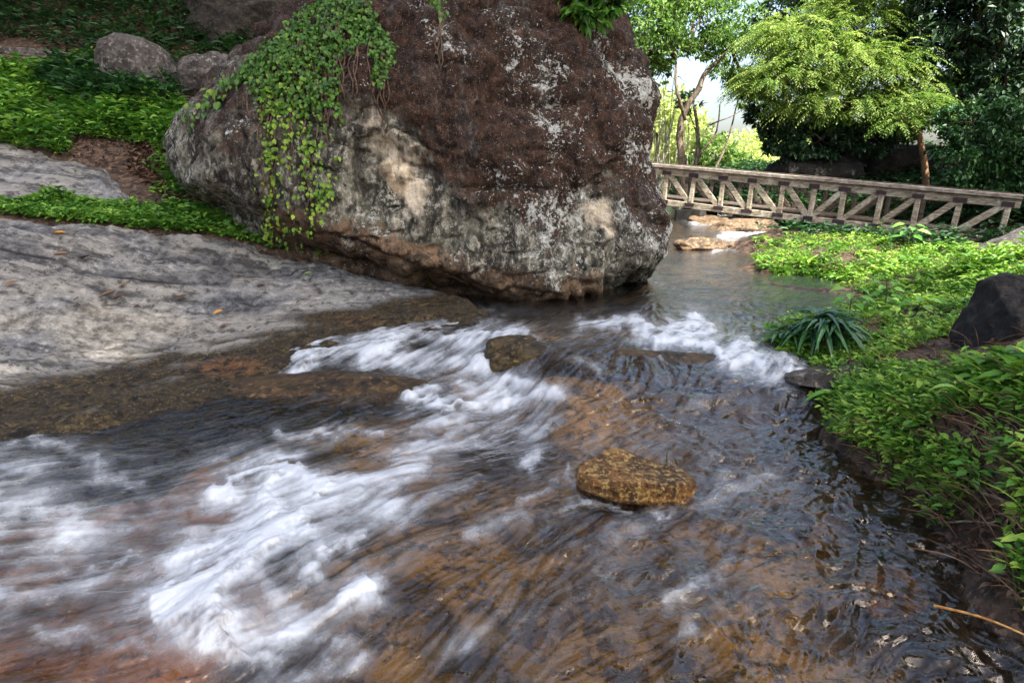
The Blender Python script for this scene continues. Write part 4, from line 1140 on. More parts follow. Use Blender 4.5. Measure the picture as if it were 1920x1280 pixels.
# ================================================================== background trees
tree('leaning_tree', 'airy green tree with forked leaning brown trunks right of the great boulder',
     [(gp(1250, 305, 20), PY(1312, 165, 20.5), .13, .08, .10), (PY(1285, 225, 20.2), PY(1268, 110, 20.3), .055, .03, .12), (PY(1312, 165, 20.5), PY(1370, 70, 21), .075, .04, .1), (gp(1290, 305, 20.3), PY(1302, 200, 20.6), .06, .045, .1), (PY(1205, 88, 19.6), PY(1290, 90, 20.4), .02, .04, .15)],
     [B(1300, 40, 21, 1.7, 1.4, 1.0), B(1200, 40, 20, 1.2, 1.2, 1.0), B(1370, 80, 21.5, .9, .9, .6), B(1260, -60, 21, 2.2, 1.5, 1.2), B(1220, 130, 20.5, .6, .7, .5), B(1385, 150, 22, .5, .5, .35), B(1240, 90, 20.4, 1.0, .9, .6)],
     19000, .14, .07, M['mid'], M['bark'], sub=44)
tree('slender_tree', 'slender tree with thin bare forking stems in the bright gap',
     [(gp(1300, 300, 23), PY(1350, 195, 23), .05, .02, .1), (gp(1315, 310, 23), PY(1388, 165, 23.5), .05, .018, .1), (PY(1330, 235, 23), PY(1400, 200, 23.2), .025, .012, .1), (gp(1290, 300, 22.5), PY(1288, 205, 22.5), .04, .02, .1)],
     [B(1400, 150, 24, .6, .5, .35), B(1360, 130, 23.5, .5, .4, .3), B(1290, 190, 22.5, .4, .4, .3), B(1405, 190, 23.4, .45, .4, .25)], 1900, .15, .065, M['mid'], M['bark'])
tree('feathery_tree', 'bright yellow green feathery tree spreading over the middle of the bridge',
     [(gp(1600, 330, 19), PY(1590, 200, 19), .13, .08), (PY(1590, 260, 19), PY(1530, 190, 18.6), .07, .04)],
     [B(1560, 120, 18.6, 1.65, 1.2, .75), B(1640, 140, 18.3, 1.3, 1.1, .8), B(1470, 160, 18.6, 1.1, 1.0, .6), B(1600, 50, 19, 1.2, 1.0, .7), B(1700, 190, 18, .7, .8, .55), B(1500, 80, 19, 1.2, 1, .7), B(1590, 200, 18.2, 1.7, .9, .5), B(1640, -10, 19, 1.3, 1, .8)],
     11000, .15, .05, M['bright'], M['bark'], spray=(2600, .7, 22, .14, .038, .55, (.25, 1.0)), tint=(.2, .95))
tree('dense_tree', 'dark round evergreen tree below and behind the bright feathery tree',
     [(gp(1540, 330, 20.6), PY(1540, 250, 20.6), .14, .09)],
     [B(1500, 240, 20.4, 1.1, .8, .7), B(1600, 235, 20.4, 1.2, .8, .75), B(1680, 230, 20, .8, .8, .6), B(1550, 300, 20.4, .9, .7, .4), B(1440, 210, 21, .7, .6, .45), B(1420, 160, 21, .5, .5, .4), B(1540, 262, 18.3, 1.0, .5, .45), B(1640, 258, 18.2, .9, .5, .45), B(1470, 262, 18.6, .6, .5, .5)],
     19000, .15, .075, M['dark'], M['bark'])
tree('tall_dark_tree', 'tall dark tree filling the upper right corner',
     [(gp(1850, 330, 17.5), PY(1850, 120, 17.5), .2, .13)],
     [B(1800, 60, 18, 1.5, 1.3, 1.2), B(1900, 40, 17.5, 1.5, 1.3, 1.2), B(1840, 170, 17.5, 1.2, 1.2, .8), B(1960, 170, 17, 1.5, 1.2, 1.2), B(1740, 40, 19, .9, 1, 1.2), B(1860, -90, 18, 2.2, 1.5, 1.2)],
     26000, .17, .085, M['dark'], M['bark'], tint=(.05, .75))
tree('dark_tree', 'dark leaved tree crown at the top edge above the bright gap',
     [(gp(1470, 320, 27), PY(1480, 60, 27), .15, .1)],
     [B(1475, 20, 27, 1.4, 1.2, .8), B(1540, -40, 27, 1.6, 1.2, 1.2), B(1440, 70, 27.5, .6, .6, .4)], 4500, .2, .1, M['dark'], M['bark'])
tree('slim_trunk_tree', 'slim red brown trunk with drooping sprays rising behind the right part of the bridge',
     [(gp(1738, 345, 17), PY(1718, 225, 17), .085, .06), (PY(1722, 250, 17), PY(1690, 210, 16.8), .04, .02)],
     [B(1720, 200, 17, .55, .5, .3), B(1690, 235, 16.9, .4, .4, .2)], 500, .14, .05, M['bright'], M['redbark'], spray=(150, .6, 18, .13, .038, .6, (.1, .7)))
tree('broad_shrub', 'large dark glossy shrub behind the right end of the bridge',
     [(gp(1860, 350, 15.4), PY(1860, 290, 15.4), .08, .05)],
     [B(1800, 290, 15.6, .7, .7, .65), B(1880, 270, 15.4, .9, .8, .8), B(1820, 230, 15.8, .8, .7, .5), B(1940, 240, 15, .9, .8, .9), B(1860, 330, 15.2, 1.0, .6, .4), B(1960, 330, 14.8, .8, .6, .5)],
     15000, .11, .065, M['shrub'], M['bark'], 'shrub', tint=(.05, .9))
# sunlit shrubs in the clearing
for i, (u, v, Y, r, lab, mt) in enumerate([
        (1290, 270, 30, 1.3, 'pale sunlit shrub just right of the great boulder', 'sunny'), (1400, 285, 34, 1.7, 'pale yellow green sunlit shrub in the middle of the clearing', 'sunny'),
        (1345, 290, 27, 1.0, 'low green shrub behind the left end of the bridge', 'mid'), (1450, 275, 36, 1.8, 'pale sunlit shrub at the right side of the clearing', 'sunny'),
        (1600, 305, 22.5, .8, 'small light green shrub between the two dark boulders', 'mid'), (1262, 235, 38, 1.8, 'tall pale sunlit shrub at the back of the clearing', 'sunny'),
        (1236, 200, 27, 1.2, 'tall pale green shrub close behind the edge of the great boulder', 'sunny')]):
    g0 = gp(u, 330, Y)
    tree('sunlit_shrub', lab, [(g0, PY(u, v, Y), .06, .04)], [B(u, v, Y, r, r, r * .7), B(u - 25, v + 25, Y, r * .8, r * .8, r * .6), B(u + 30, v + 25, Y, r * .8, r * .8, r * .6)],
         2600, .22 * Y / 30, .11 * Y / 30, M[mt], M['palebark'], 'shrub', 'shrubs in the bright clearing')
# forest along the far side, out in the sun
for i, (x, y, h) in enumerate([(-2, 52, 9), (6, 62, 6), (27, 66, 8), (34, 50, 11), (46, 60, 14), (2, 75, 7), (27, 38, 10)]):
    z0 = float(ground_h(np.array([x]), np.array([y]))[0])
    tree('far_tree', ['leftmost hazy tree beyond the clearing', 'low tree beyond the middle of the clearing', 'tree beyond the clearing behind the bright feathery tree', 'far tree behind the tall dark tree', 'rightmost far tree beyond the bank', 'farthest tree behind the clearing', 'tree behind the dark shrub on the right'][i],
         [((x, y, z0), (x, y, z0 + h * .45), .25, .15)], [((x, y, z0 + h * .55), (h * .35, h * .3, h * .28)), ((x - h * .2, y, z0 + h * .4), (h * .25, h * .25, h * .2)), ((x + h * .22, y, z0 + h * .42), (h * .25, h * .25, h * .2))],
         2200, .5, .26, M['mid'], M['bark'], 'tree', 'trees beyond the clearing')
# woods on the left hill above the frame: they shade the hillside
for i, (u, v, Y, h) in enumerate([(60, 10, 15.5, 5), (330, 5, 16, 5), (-250, 20, 14, 5), (560, 0, 16.5, 5)]):
    g0 = gp(u, v, Y)
    tree('hill_tree', ['dark tree on the hill at the top left corner', 'dark tree on the hill above the rounded grey rock', 'dark tree on the hill beyond the left edge', 'dark tree on the hill behind the ivy covered top of the boulder'][i],
         [(g0, g0 + np.array([.2, -.2, h * .6]), .2, .12)], [(g0 + np.array([0, -.4, h * .7]), (2.0, 1.7, 1.2)), (g0 + np.array([1.2, .3, h * .55]), (1.4, 1.3, .9)), (g0 + np.array([-1.2, -.3, h * .55]), (1.4, 1.3, .9))],
         5000, .2, .1, M['dark'], M['bark'], 'tree', 'trees on the left hill')

for (x, y, h, lab) in [(-8.5, 14.5, 7.5, 'unseen dark tree added to shade the upper left hillside from the left'), (-5.0, 15.2, 7.5, 'unseen dark tree added to shade the rounded grey rock on the hill'), (-12, 12.5, 7, 'unseen dark tree added to shade the left end of the hillside')]:  # overhanging crowns added out of view to darken the hillside
    z0 = float(ground_h(np.array([x]), np.array([y]))[0])
    tree('hill_tree', lab, [((x, y, z0 - .1), (x + .2, y - .9, z0 + 3.2), .2, .12)], [((x + .3, y - 2.2, z0 + 3.6), (2.3, 1.9, 1.0)), ((x + 1.6, y - 1.4, z0 + 4.2), (1.7, 1.6, .9)), ((x - 1.3, y - 1.6, z0 + 4.0), (1.7, 1.6, .9))], 6000, .24, .13, M['dark'], M['bark'], 'tree', 'trees on the left hill')
# unseen tall trees added behind the camera to keep the sun off the stream
sdir = np.array([math.sin(math.radians(140)) * math.cos(math.radians(52)), math.cos(math.radians(140)) * math.cos(math.radians(52)), math.sin(math.radians(52))])
for tgt, dd, r, lab in [((-1.5, 5.2, .8), 27, 5.6, 'unseen broad crowned tree added behind the camera to shade the boulder and slab'), ((2.6, 2.9, .5), 24, 3.2, 'unseen broad crowned tree added behind the camera to shade the right bank'),
                        ((-7.5, 8.5, 2.5), 25, 5.0, 'unseen broad crowned tree added left behind the camera to shade the hillside'), ((10.0, 13.2, 1.0), 28, 3.6, 'unseen broad crowned tree added far right behind the camera to shade the end of the bridge'), ((-5.5, 13.2, 4.2), 27, 4.8, 'unseen broad crowned tree added far left behind the camera to shade the top of the hillside'), ((-.5, 9.5, 4.2), 27, 4.2, 'unseen tallest tree added behind the camera to shade the boulder top')]:
    cc = np.array(tgt) + sdir * dd
    z0 = float(ground_h(np.array([cc[0]]), np.array([cc[1]]))[0])
    tree('added_shade_tree', lab, [((cc[0], cc[1], z0), (cc[0], cc[1], cc[2] - r * .3), .4, .2)], [(cc, (r, r * .8, r * .62))], 5200, .62, .42, M['mid'], M['bark'], 'tree', 'unseen shade trees added behind the camera', droop=.1, sub_r=.3, sub=40)

# ================================================================== ground cover
def scatter_px(polys, n, Yr=None):
    """random ground points whose photo position falls in the given pixel polygons"""
    out = []
    for poly, m in zip(polys, n):
        xs_, ys_ = zip(*poly)
        u = rng.uniform(min(xs_), max(xs_), m * 2); v = rng.uniform(min(ys_), max(ys_), m * 2)
        ok_ = inside(u, v, poly); out.append(np.stack([u[ok_], v[ok_]], 1)[:m])
    return np.concatenate(out)

gbvh = None
def ground_tree():
    V_ = np.stack([GX.ravel(), GY.ravel(), GZ.ravel()], 1)
    xi = np.where((gx > -14) & (gx < 14))[0]; yi = np.where((gy > 1) & (gy < 30))[0]
    sub = V_.reshape(len(gy), len(gx), 3)[np.ix_(yi, xi)]
    F = grid_faces(len(yi), len(xi))
    return BVHTree.FromPolygons(sub.reshape(-1, 3).tolist(), F.tolist())
gbvh = ground_tree()
def gcast(uv, bv_=None):
    pts = []
    for u, v in uv:
        kx, kz = k(u, v)
        h = (bv_ or gbvh).ray_cast(Vector((0, 0, CZ)), Vector((kx, 1, kz)).normalized())
        if h[0] is not None: pts.append(h[0][:])
    return np.array(pts)

def world_scatter(x0, x1, y0, y1, n, poly_xy=None):
    X = rng.uniform(x0, x1, n); Y = rng.uniform(y0, y1, n)
    return np.stack([X, Y, ground_h(X, Y)], 1)

def herbs(P, nl, L, Wd, spread, hgt, tint=(.2, .85)):
    """little plants: leaves fanned out round short stems"""
    n = len(P)
    idx = np.repeat(np.arange(n), nl)
    m = len(idx)
    az = rng.uniform(0, 2 * np.pi, m)
    hh = np.repeat(hgt * rng.uniform(.3, 1.2, n), nl) * rng.uniform(.35, 1.0, m)
    off = np.stack([np.cos(az), np.sin(az), np.zeros(m)], 1) * (spread * rng.uniform(.0, 1, m))[:, None]
    p = P[idx] + off; p[:, 2] += hh
    D_ = np.stack([np.cos(az), np.sin(az), rng.uniform(-.3, .7, m)], 1)
    N_ = norm(np.array([0, 0, 1.0]) + rng.normal(0, .35, (m, 3)))
    tt = np.clip(np.repeat(rng.uniform(tint[0], tint[1], n), nl) + rng.uniform(-.15, .15, m), 0, 1)
    return leaves(p, D_, N_, L * rng.uniform(.6, 1.4, m), Wd * rng.uniform(.7, 1.3, m), tt)

def blades(P, nb, L, Wd, tint=(.2, .9), lay=.7):
    n = len(P); idx = np.repeat(np.arange(n), nb); m = len(idx)
    az = rng.uniform(0, 2 * np.pi, m)
    D_ = np.stack([np.cos(az) * lay, np.sin(az) * lay, rng.uniform(.5, 1.2, m)], 1)
    p = P[idx] + rng.normal(0, .015, (m, 3)) * [1, 1, 0]
    N_ = norm(np.stack([-np.cos(az), -np.sin(az), np.full(m, .6)], 1))
    tt = np.clip(np.repeat(rng.uniform(tint[0], tint[1], n), nb) + rng.uniform(-.2, .2, m), 0, 1)
    return leaves(p, D_, N_, L * rng.uniform(.5, 1.4, m), Wd, tt, fold=.1, droop=.35)

# left hillside
ML = [(-250, 110), (0, 112), (170, 120), (250, 160), (320, 190), (335, 240), (310, 290), (270, 330), (210, 318), (130, 298), (60, 282), (0, 274), (-250, 272)]
uvp = scatter_px([ML, [(230, 300), (330, 250), (340, 330), (410, 400), (330, 395), (270, 350)]], [4600, 160])
Pg = gcast(uvp)
pn = vn2(Pg[:, 0], Pg[:, 1], 1.1, 601) + .7 * vn2(Pg[:, 0], Pg[:, 1], 3.1, 602)
Pl = Pg[pn < -.1][::2]; Pg = Pg[pn > -.42]; pn = pn[pn > -.42]
o = leaf_obj('undergrowth', [herbs(Pg[pn < .5], 8, .075, .036, .09, .15, (.15, .95)), herbs(Pg[pn >= .5], 10, .12, .05, .12, .24, (.3, 1.0)), blades(Pg[::3], 5, .2, .012, (.3, 1.0)), herbs(Pg[::9], 8, .16, .07, .12, .22, (.0, .6))], M['herb'])
tag(o, 'bright green low herbs covering the left hillside', 'undergrowth', kind='stuff')
uvp = scatter_px([[(-250, 360), (40, 376), (100, 345), (150, 330), (200, 372), (260, 392), (330, 385), (400, 395), (450, 446), (300, 432), (150, 420), (0, 402), (-250, 398)], [(330, 385), (400, 395), (560, 465), (560, 480), (430, 445)]], [1500, 260])
Pg = gcast(uvp)
o = leaf_obj('undergrowth', [herbs(Pg, 9, .075, .04, .07, .09, (.2, .95))], M['herb'])
tag(o, 'low green plants growing along the seam between the two slabs', 'undergrowth', kind='stuff')
uvp = scatter_px([[(-250, -60), (620, -60), (560, 40), (450, 120), (340, 130), (330, 190), (200, 110), (0, 85), (-250, 85)], [(90, 130), (185, 120), (200, 170), (330, 190), (335, 225), (230, 215), (90, 190)]], [1000, 300])
Pg = gcast(uvp)
o = leaf_obj('undergrowth', [herbs(Pg[::1], 9, .15, .06, .16, .32, (.05, .9))], M['fern'])
tag(o, 'dark ferns and seedlings on the shaded hill at the top left', 'undergrowth', kind='stuff')
# leaf litter on the hill
extra_litter = Pl
uvp = scatter_px([[(150, 0), (340, 0), (330, 120), (250, 60), (150, 60)], [(250, 250), (335, 240), (330, 330), (400, 400), (330, 390), (240, 320)], [(330, 60), (420, 120), (380, 200), (330, 160)], [(-200, 0), (150, 0), (150, 70), (-200, 70)]], [900, 2300, 500, 500])
Pg = np.concatenate([gcast(uvp), extra_litter + rng.normal(0, .06, extra_litter.shape) * [1, 1, 0]]); m = len(Pg)
o = leaf_obj('leaf_litter', [leaves(Pg + [0, 0, .03], rng.normal(0, 1, (m, 3)) * [1, 1, .5], norm(rng.normal(0, .5, (m, 3)) + [0, -.2, 1]), .075 * rng.uniform(.5, 1.4, m), .035, rng.uniform(0, .8, m))], M['dead'])
tag(o, 'brown fallen leaves strewn over the left hillside', 'leaf litter', kind='stuff')

Pg = np.concatenate([world_scatter(4.2, 14, 14.6, 22, 2600), world_scatter(1.5, 3.0, 14.0, 24, 500), world_scatter(4.6, 9, 20, 28, 900), world_scatter(7.5, 13, 12.2, 15, 700)])
dbr = (Pg[:, :2] - BA[:2]) @ wv_[:2]
Pg = Pg[(dbr > 1.55) | ((dbr < -.3) & (Pg[:, 0] > 8.5))]
o = leaf_obj('undergrowth', [herbs(Pg, 10, .16, .07, .18, .42, (.0, .9))], M['fern'])
tag(o, 'dark green undergrowth on the shaded ground behind the bridge', 'undergrowth', kind='stuff')
uvp = scatter_px([[(1425, 440), (1480, 415), (1600, 420), (1800, 445), (1800, 470), (1600, 445), (1500, 440)]], [260])
Pg = gcast(uvp)
o = leaf_obj('undergrowth', [herbs(Pg, 9, .12, .05, .12, .2, (.0, .8))], M['fern'])
tag(o, 'dark weeds under the near side of the bridge', 'undergrowth', kind='stuff')
# right bank: grass and small plants
RB = [(1385, 470), (1430, 445), (1560, 440), (1700, 448), (1860, 470), (2000, 470), (2050, 700), (2050, 760), (1800, 720), (1640, 700), (1520, 690), (1440, 640), (1480, 600), (1600, 580), (1630, 550), (1560, 540), (1450, 525)]
uvp = scatter_px([RB], [8500])
Pg = gcast(uvp)
Pg = Pg[np.hypot(Pg[:, 0] - BLK[0], Pg[:, 1] - BLK[1] + .25) > .75]
dn = vn2(Pg[:, 0], Pg[:, 1], 2.3, 401) + .6 * vn2(Pg[:, 0], Pg[:, 1], 6, 402)
hi = vn2(Pg[:, 0], Pg[:, 1], 1.6, 403)
A_, B_, C_, D4 = Pg[dn > -.45], Pg[(dn > -.05)][::2], Pg[(hi > .25) & (dn > -.3)][::3], Pg[(hi < -.1)][::5]
o = leaf_obj('grass', [blades(A_[::2], 4, .09, .008, (.15, 1.0)), herbs(B_, 6, .05, .024, .05, .07, (.2, 1.0)), blades(C_[::4], 5, .15, .008, (.3, 1.0), .55), herbs(C_[::2], 7, .085, .042, .07, .14, (.1, .9)), herbs(D4, 6, .10, .04, .08, .07, (.0, .8)), herbs(C_[::10], 9, .08, .03, .09, .22, (.1, .9)), herbs(B_[::3], 8, .035, .02, .05, .10, (.4, 1.0))], M['grass'])
tag(o, 'fresh green grass and weeds on the right bank', 'grass', kind='stuff')
uvp = scatter_px([[(1525, 720), (1600, 705), (1750, 700), (1960, 690), (1960, 780), (1820, 770), (1760, 790), (1700, 880), (1620, 850), (1560, 810)], [(1700, 880), (1780, 830), (1850, 900), (1800, 960)], [(1850, 760), (1960, 760), (1960, 1000), (1900, 980)], [(1524, 735), (1560, 735), (1620, 800), (1700, 855), (1770, 930), (1830, 1020), (1800, 1025), (1722, 955), (1640, 885), (1560, 828)], [(1870, 1010), (1960, 1000), (1960, 1180), (1925, 1170)]], [680, 90, 60, 120, 25])
Pg = gcast(uvp)
o = leaf_obj('grass', [blades(Pg[::2], 4, .09, .006, (.15, 1.0)), blades(Pg[::14], 4, .17, .008, (.3, 1.0), .6), herbs(Pg[::2], 9, .040, .019, .06, .12, (.1, 1.0)), herbs(Pg[1::4], 7, .06, .028, .06, .10, (.3, 1.0)), herbs(Pg[::16], 6, .07, .035, .06, .10, (.1, .9))], M['grass'])
tag(o, 'bright tufts of grass and small weeds on the near edge of the right bank', 'grass', kind='stuff')
Pb = gcast(scatter_px([[(1560, 800), (1960, 740), (1960, 1180), (1860, 1100), (1700, 950)], RB], [520, 700])); m = len(Pb)
o = leaf_obj('leaf_litter', [leaves(Pb + [0, 0, .015], rng.normal(0, 1, (m, 3)) * [1, 1, .4], norm(rng.normal(0, .4, (m, 3)) + [0, 0, 1]), .055 * rng.uniform(.6, 1.3, m), .022, rng.uniform(0, 1, m)), blades(Pb[::3], 2, .20, .006, (.6, 1.0), .8)], M['dead'])
tag(o, 'brown leaf scraps and dead stalks on the soil of the right bank', 'leaf litter', kind='stuff')

# strap leaved plant on the bank
def strap_plant(p, label, n, L, Wd, mat, hstem, name='strap_plant', group=None):
    root = empty(name, p, label, 'plant', group)
    parts = []
    for s_ in range(n):
        a = rng.uniform(0, 2 * np.pi); q = p + np.array([math.cos(a), math.sin(a), 0]) * rng.uniform(.02, .12) + np.array([0, 0, hstem * rng.uniform(.6, 1.1)])
        MB().tube(np.linspace(p + (q - p) * [.4, .4, 0], q, 5), np.linspace(.012, .007, 5), 6).build('stem', M['stem'], root)
        m = 14; az = rng.uniform(0, 2 * np.pi, m)
        D_ = np.stack([np.cos(az), np.sin(az), rng.uniform(-.1, .8, m)], 1)
        b_ = np.repeat(q[None], m, 0) + rng.normal(0, .012, (m, 3))
        parts.append(strap(b_, D_, L * rng.uniform(.7, 1.2, m), Wd, rng.uniform(.1, .9, m)))
    leaf_obj('foliage', parts, mat, root)['label'] = 'arching glossy leaves'
    return root
def strap(b_, D_, L, Wd, tint):
    m = len(b_); D_ = norm(D_); S = norm(np.cross(D_, [0, 0, 1.0])); N_ = np.cross(S, D_)
    t = np.linspace(0, 1, 7); wv2 = np.array([.25, .8, 1, .95, .75, .45, .03]) * Wd * .5
    c_ = b_[:, None] + D_[:, None] * (L[:, None] * t)[..., None]; c_[..., 2] -= .55 * L[:, None] * t ** 2.2
    l_ = c_ - S[:, None] * wv2[None, :, None] + np.array([0, 0, 1]) * (wv2 * .35)[None, :, None]
    r_ = c_ + S[:, None] * wv2[None, :, None] + np.array([0, 0, 1]) * (wv2 * .35)[None, :, None]
    V_ = np.stack([l_, c_, r_], 2).reshape(-1, 3)
    f = []
    for i in range(6):
        f += [[i * 3, i * 3 + 1, i * 3 + 4, i * 3 + 3], [i * 3 + 1, i * 3 + 2, i * 3 + 5, i * 3 + 4]]
    F = (np.arange(m)[:, None, None] * 21 + np.array(f)[None]).reshape(-1, 4)
    return V_, F, np.repeat(tint, 21)
strap_plant(gcast([(1540, 665)])[0], 'dark glossy strap leaved plant at the water edge of the right bank', 9, .34, .036, M['glossy'], .26)
strap_plant(gcast([(1490, 655)])[0], 'smaller dark strap leaved plant hanging over the right cascade', 4, .2, .028, M['glossy'], .14)

def broad_plant(uv, label, nleaf, L, hst, group='broad leaved seedlings on the right bank', mat='broad'):
    p = gcast([uv])[0]
    root = empty('seedling', p, label, 'plant', group)
    mb = MB(); parts = []
    top = p + np.array([rng.normal(0, .03), rng.normal(0, .03), hst])
    mb.tube(np.linspace(p, top, 5), np.linspace(.006, .003, 5), 5)
    for j in range(nleaf):
        t = .4 + .6 * (j + 1) / nleaf; az = j * 2.4 + rng.uniform(-.4, .4)
        q = p + (top - p) * t; d = np.array([math.cos(az), math.sin(az), .25])
        r_ = q + d * L * .5
        mb.tube(np.stack([q, (q + r_) / 2 + [0, 0, .01], r_]), [.003, .0025, .002], 4)
        parts.append(leaves(r_[None], d[None] * [1, 1, .0] + [0, 0, -.15], np.array([[rng.normal(0, .25), -.35, 1.0]]), L * rng.uniform(.8, 1.3), L * .62, np.array([rng.uniform(.2, .95)]), fold=.12, droop=.18))
    mb.build('stem', M['stem'], root)
    leaf_obj('foliage', parts, M[mat], root)
for uv, lab, n_, L_, h_ in [
        ((1815, 930), 'light green seedling with broad leaves on the dark soil of the near right bank', 7, .06, .14),
        ((1890, 960), 'broad leaved seedling at the right edge above the fallen twig', 8, .055, .18),
        ((1905, 1120), 'lowest seedling, with yellow green leaves, at the right edge by the water', 7, .05, .12),
        ((1745, 890), 'small broad leaved seedling at the foot of the grass tufts', 7, .045, .10),
        ((1905, 860), 'pale seedling at the right edge under the black boulder', 8, .06, .14),
        ((1660, 585), 'tall broad leaved plant at the end of the brown pool', 12, .10, .30),
        ((1590, 610), 'upright broad leaved plant just behind the glossy strap leaved plant', 12, .11, .32),
        ((1720, 600), 'bluish green broad leaved plant in the middle of the grassy bank', 10, .11, .22),
        ((1850, 1000), 'tiny seedling between the dead twigs on the near right bank', 6, .04, .08),
        ((1700, 470), 'broad leaved plant below the middle of the bridge', 10, .16, .35)]:
    broad_plant(uv, lab, n_, L_, h_)
def single_leaf(uv, label, d, L, Wd, tint, h=.12, mat='broad'):
    p = gcast([uv])[0]
    root = empty('broad_leaf_plant', p, label, 'plant')
    mb = MB(); q = p + np.array([0, 0, h]); mb.tube(np.linspace(p, q, 4), [.006, .005, .005, .004], 5); mb.build('stem', M['stem'], root)
    b_ = np.array([q]); leaf_obj('foliage', [strap(b_, np.array([d], float), np.array([L]), Wd, np.array([tint]))], M[mat], root)
single_leaf((1815, 770), 'single long yellow green leaf standing up from the near right bank', (-.6, .1, .55), .26, .06, .95, .06)
single_leaf((1570, 750), 'single broad green leaf reaching out over the water from the right bank', (-1, .1, .15), .22, .07, .55, .05)

# ivy on the boulder
IV = [(430, 150), (500, 88), (560, 36), (610, -10), (690, 5), (735, 70), (735, 110), (715, 165), (700, 150), (690, 80), (640, 110), (640, 200), (640, 300), (620, 400), (560, 470), (500, 440), (480, 330), (490, 200), (470, 160)]
def ivy(label, polys, n, L, tint, dens=None):
    uvp = scatter_px(polys, n)
    if dens is not None:
        uvp = uvp[rng.uniform(0, 1, len(uvp)) < dens(uvp[:, 0], uvp[:, 1])]
    P_, N_ = [], []
    for u, v in uvp:
        a, b = cast(u, v)
        if a is not None: P_.append(a); N_.append(b)
    P_, N_ = np.array(P_), np.array(N_)
    root = empty('ivy', P_[np.argmin(P_[:, 2])], label, 'plant')
    m = len(P_)
    D_ = norm(np.array([0, 0, -1.0]) + rng.normal(0, .55, (m, 3)) + N_ * .25)
    NN = norm(N_ * .8 + np.array([0, -.1, .55]) + rng.normal(0, .3, (m, 3)))
    ll = L * rng.uniform(.45, 1.45, m)
    tv = np.clip(tint(uvp[:m, 0], uvp[:m, 1]) + rng.uniform(-.34, .34, m), 0, 1) if callable(tint) else rng.uniform(*tint, m)
    leaf_obj('foliage', [leaves(P_ + N_ * rng.uniform(.02, .09, (m, 1)), D_, NN, ll, ll * .8, tv, fold=.1, droop=.2)], M['ivy'], root)
    mb = MB()
    for _ in range(max(4, m // 60)):
        i = rng.integers(0, m); u0, v0 = uvp[i]
        pts = []
        for j in range(10):
            a, b = cast(u0 + 4 * math.sin(j * .9 + i), v0 + j * 11)
            if a is None: break
            pts.append(a + b * .02)
        if len(pts) > 3: mb.tube(np.array(pts), .007, 5)
    if mb.n: mb.build('stems', M['vine'], root)
    return root
def dens_main(u, v):
    top = sstep(250, 120, v)
    cols = .5 + .5 * np.sin(u * .075 + 1.0)
    clump = .5 + .5 * vn2(u, v, .028, 5)
    return np.clip(top * .85 + (1 - top) * (.04 + .62 * cols * clump ** 1.6 + .10 * sstep(610, 560, u) * clump) * (1 - .45 * sstep(330, 440, v)), 0, 1)
ivy('green ivy hanging down the left side of the great boulder, thinning to yellow green leaves', [IV], [8600], .042,
    lambda u, v: .32 + .5 * sstep(120, 330, v), dens_main)
ivy('short ivy trail growing on the upper left shoulder of the great boulder', [[(330, 230), (420, 150), (520, 78), (560, 45), (540, 90), (430, 185), (360, 240)]], [420], .06, (.2, .8))
ivy('thin strand of ivy at the top of the great boulder', [[(808, 0), (822, 0), (830, 40), (818, 45)]], [40], .05, (.1, .6))
# bush hanging from the top right of the boulder
a, b = cast(1105, 40)
root = empty('hanging_bush', a, 'dark green bush hanging over the top right of the great boulder', 'plant')
mb = MB()
for q in [(1070, 10), (1100, 45), (1135, 20), (1150, 0)]:
    h = cast(*q)
    tgt = (h[0] if h[0] is not None else PY(q[0], q[1], a[1])) + np.array([0, -.15, 0])
    limb(mb, a + [0, .1, .5], tgt, .02, .006, .2, 6, 5)
mb.build('stems', M['vine'], root)
bl_ = [(a + np.array([-.12, -.12, .12]), (.26, .2, .18)), (a + np.array([.18, -.05, .2]), (.24, .2, .18)), (a + np.array([.0, 0, .42]), (.42, .3, .22)), (a + np.array([.0, -.16, -.02]), (.16, .1, .1))]
leaf_obj('foliage', crown(bl_, 1300, .13, .055, droop=.3, simple=False, tint=(.0, .7)), M['herb'], root)

# small plants rooted in cracks at the boulder's foot
for (u, v, lab) in [(800, 530, 'tiny green sprig growing from the undercut foot of the great boulder'), (610, 480, 'small leafy sprig at the seam where the slab meets the great boulder')]:
    a, b = cast(u, v)
    root = empty('sprig', a, lab, 'plant')
    MB().tube(np.linspace(a, a + b * .1 + [0, 0, .05], 4), .004, 5).build('stems', M['vine'], root)
    leaf_obj('foliage', [herbs(np.repeat((a + b * .06)[None], 4, 0), 6, .06, .03, .06, .06, (.3, .9))], M['herb'], root)

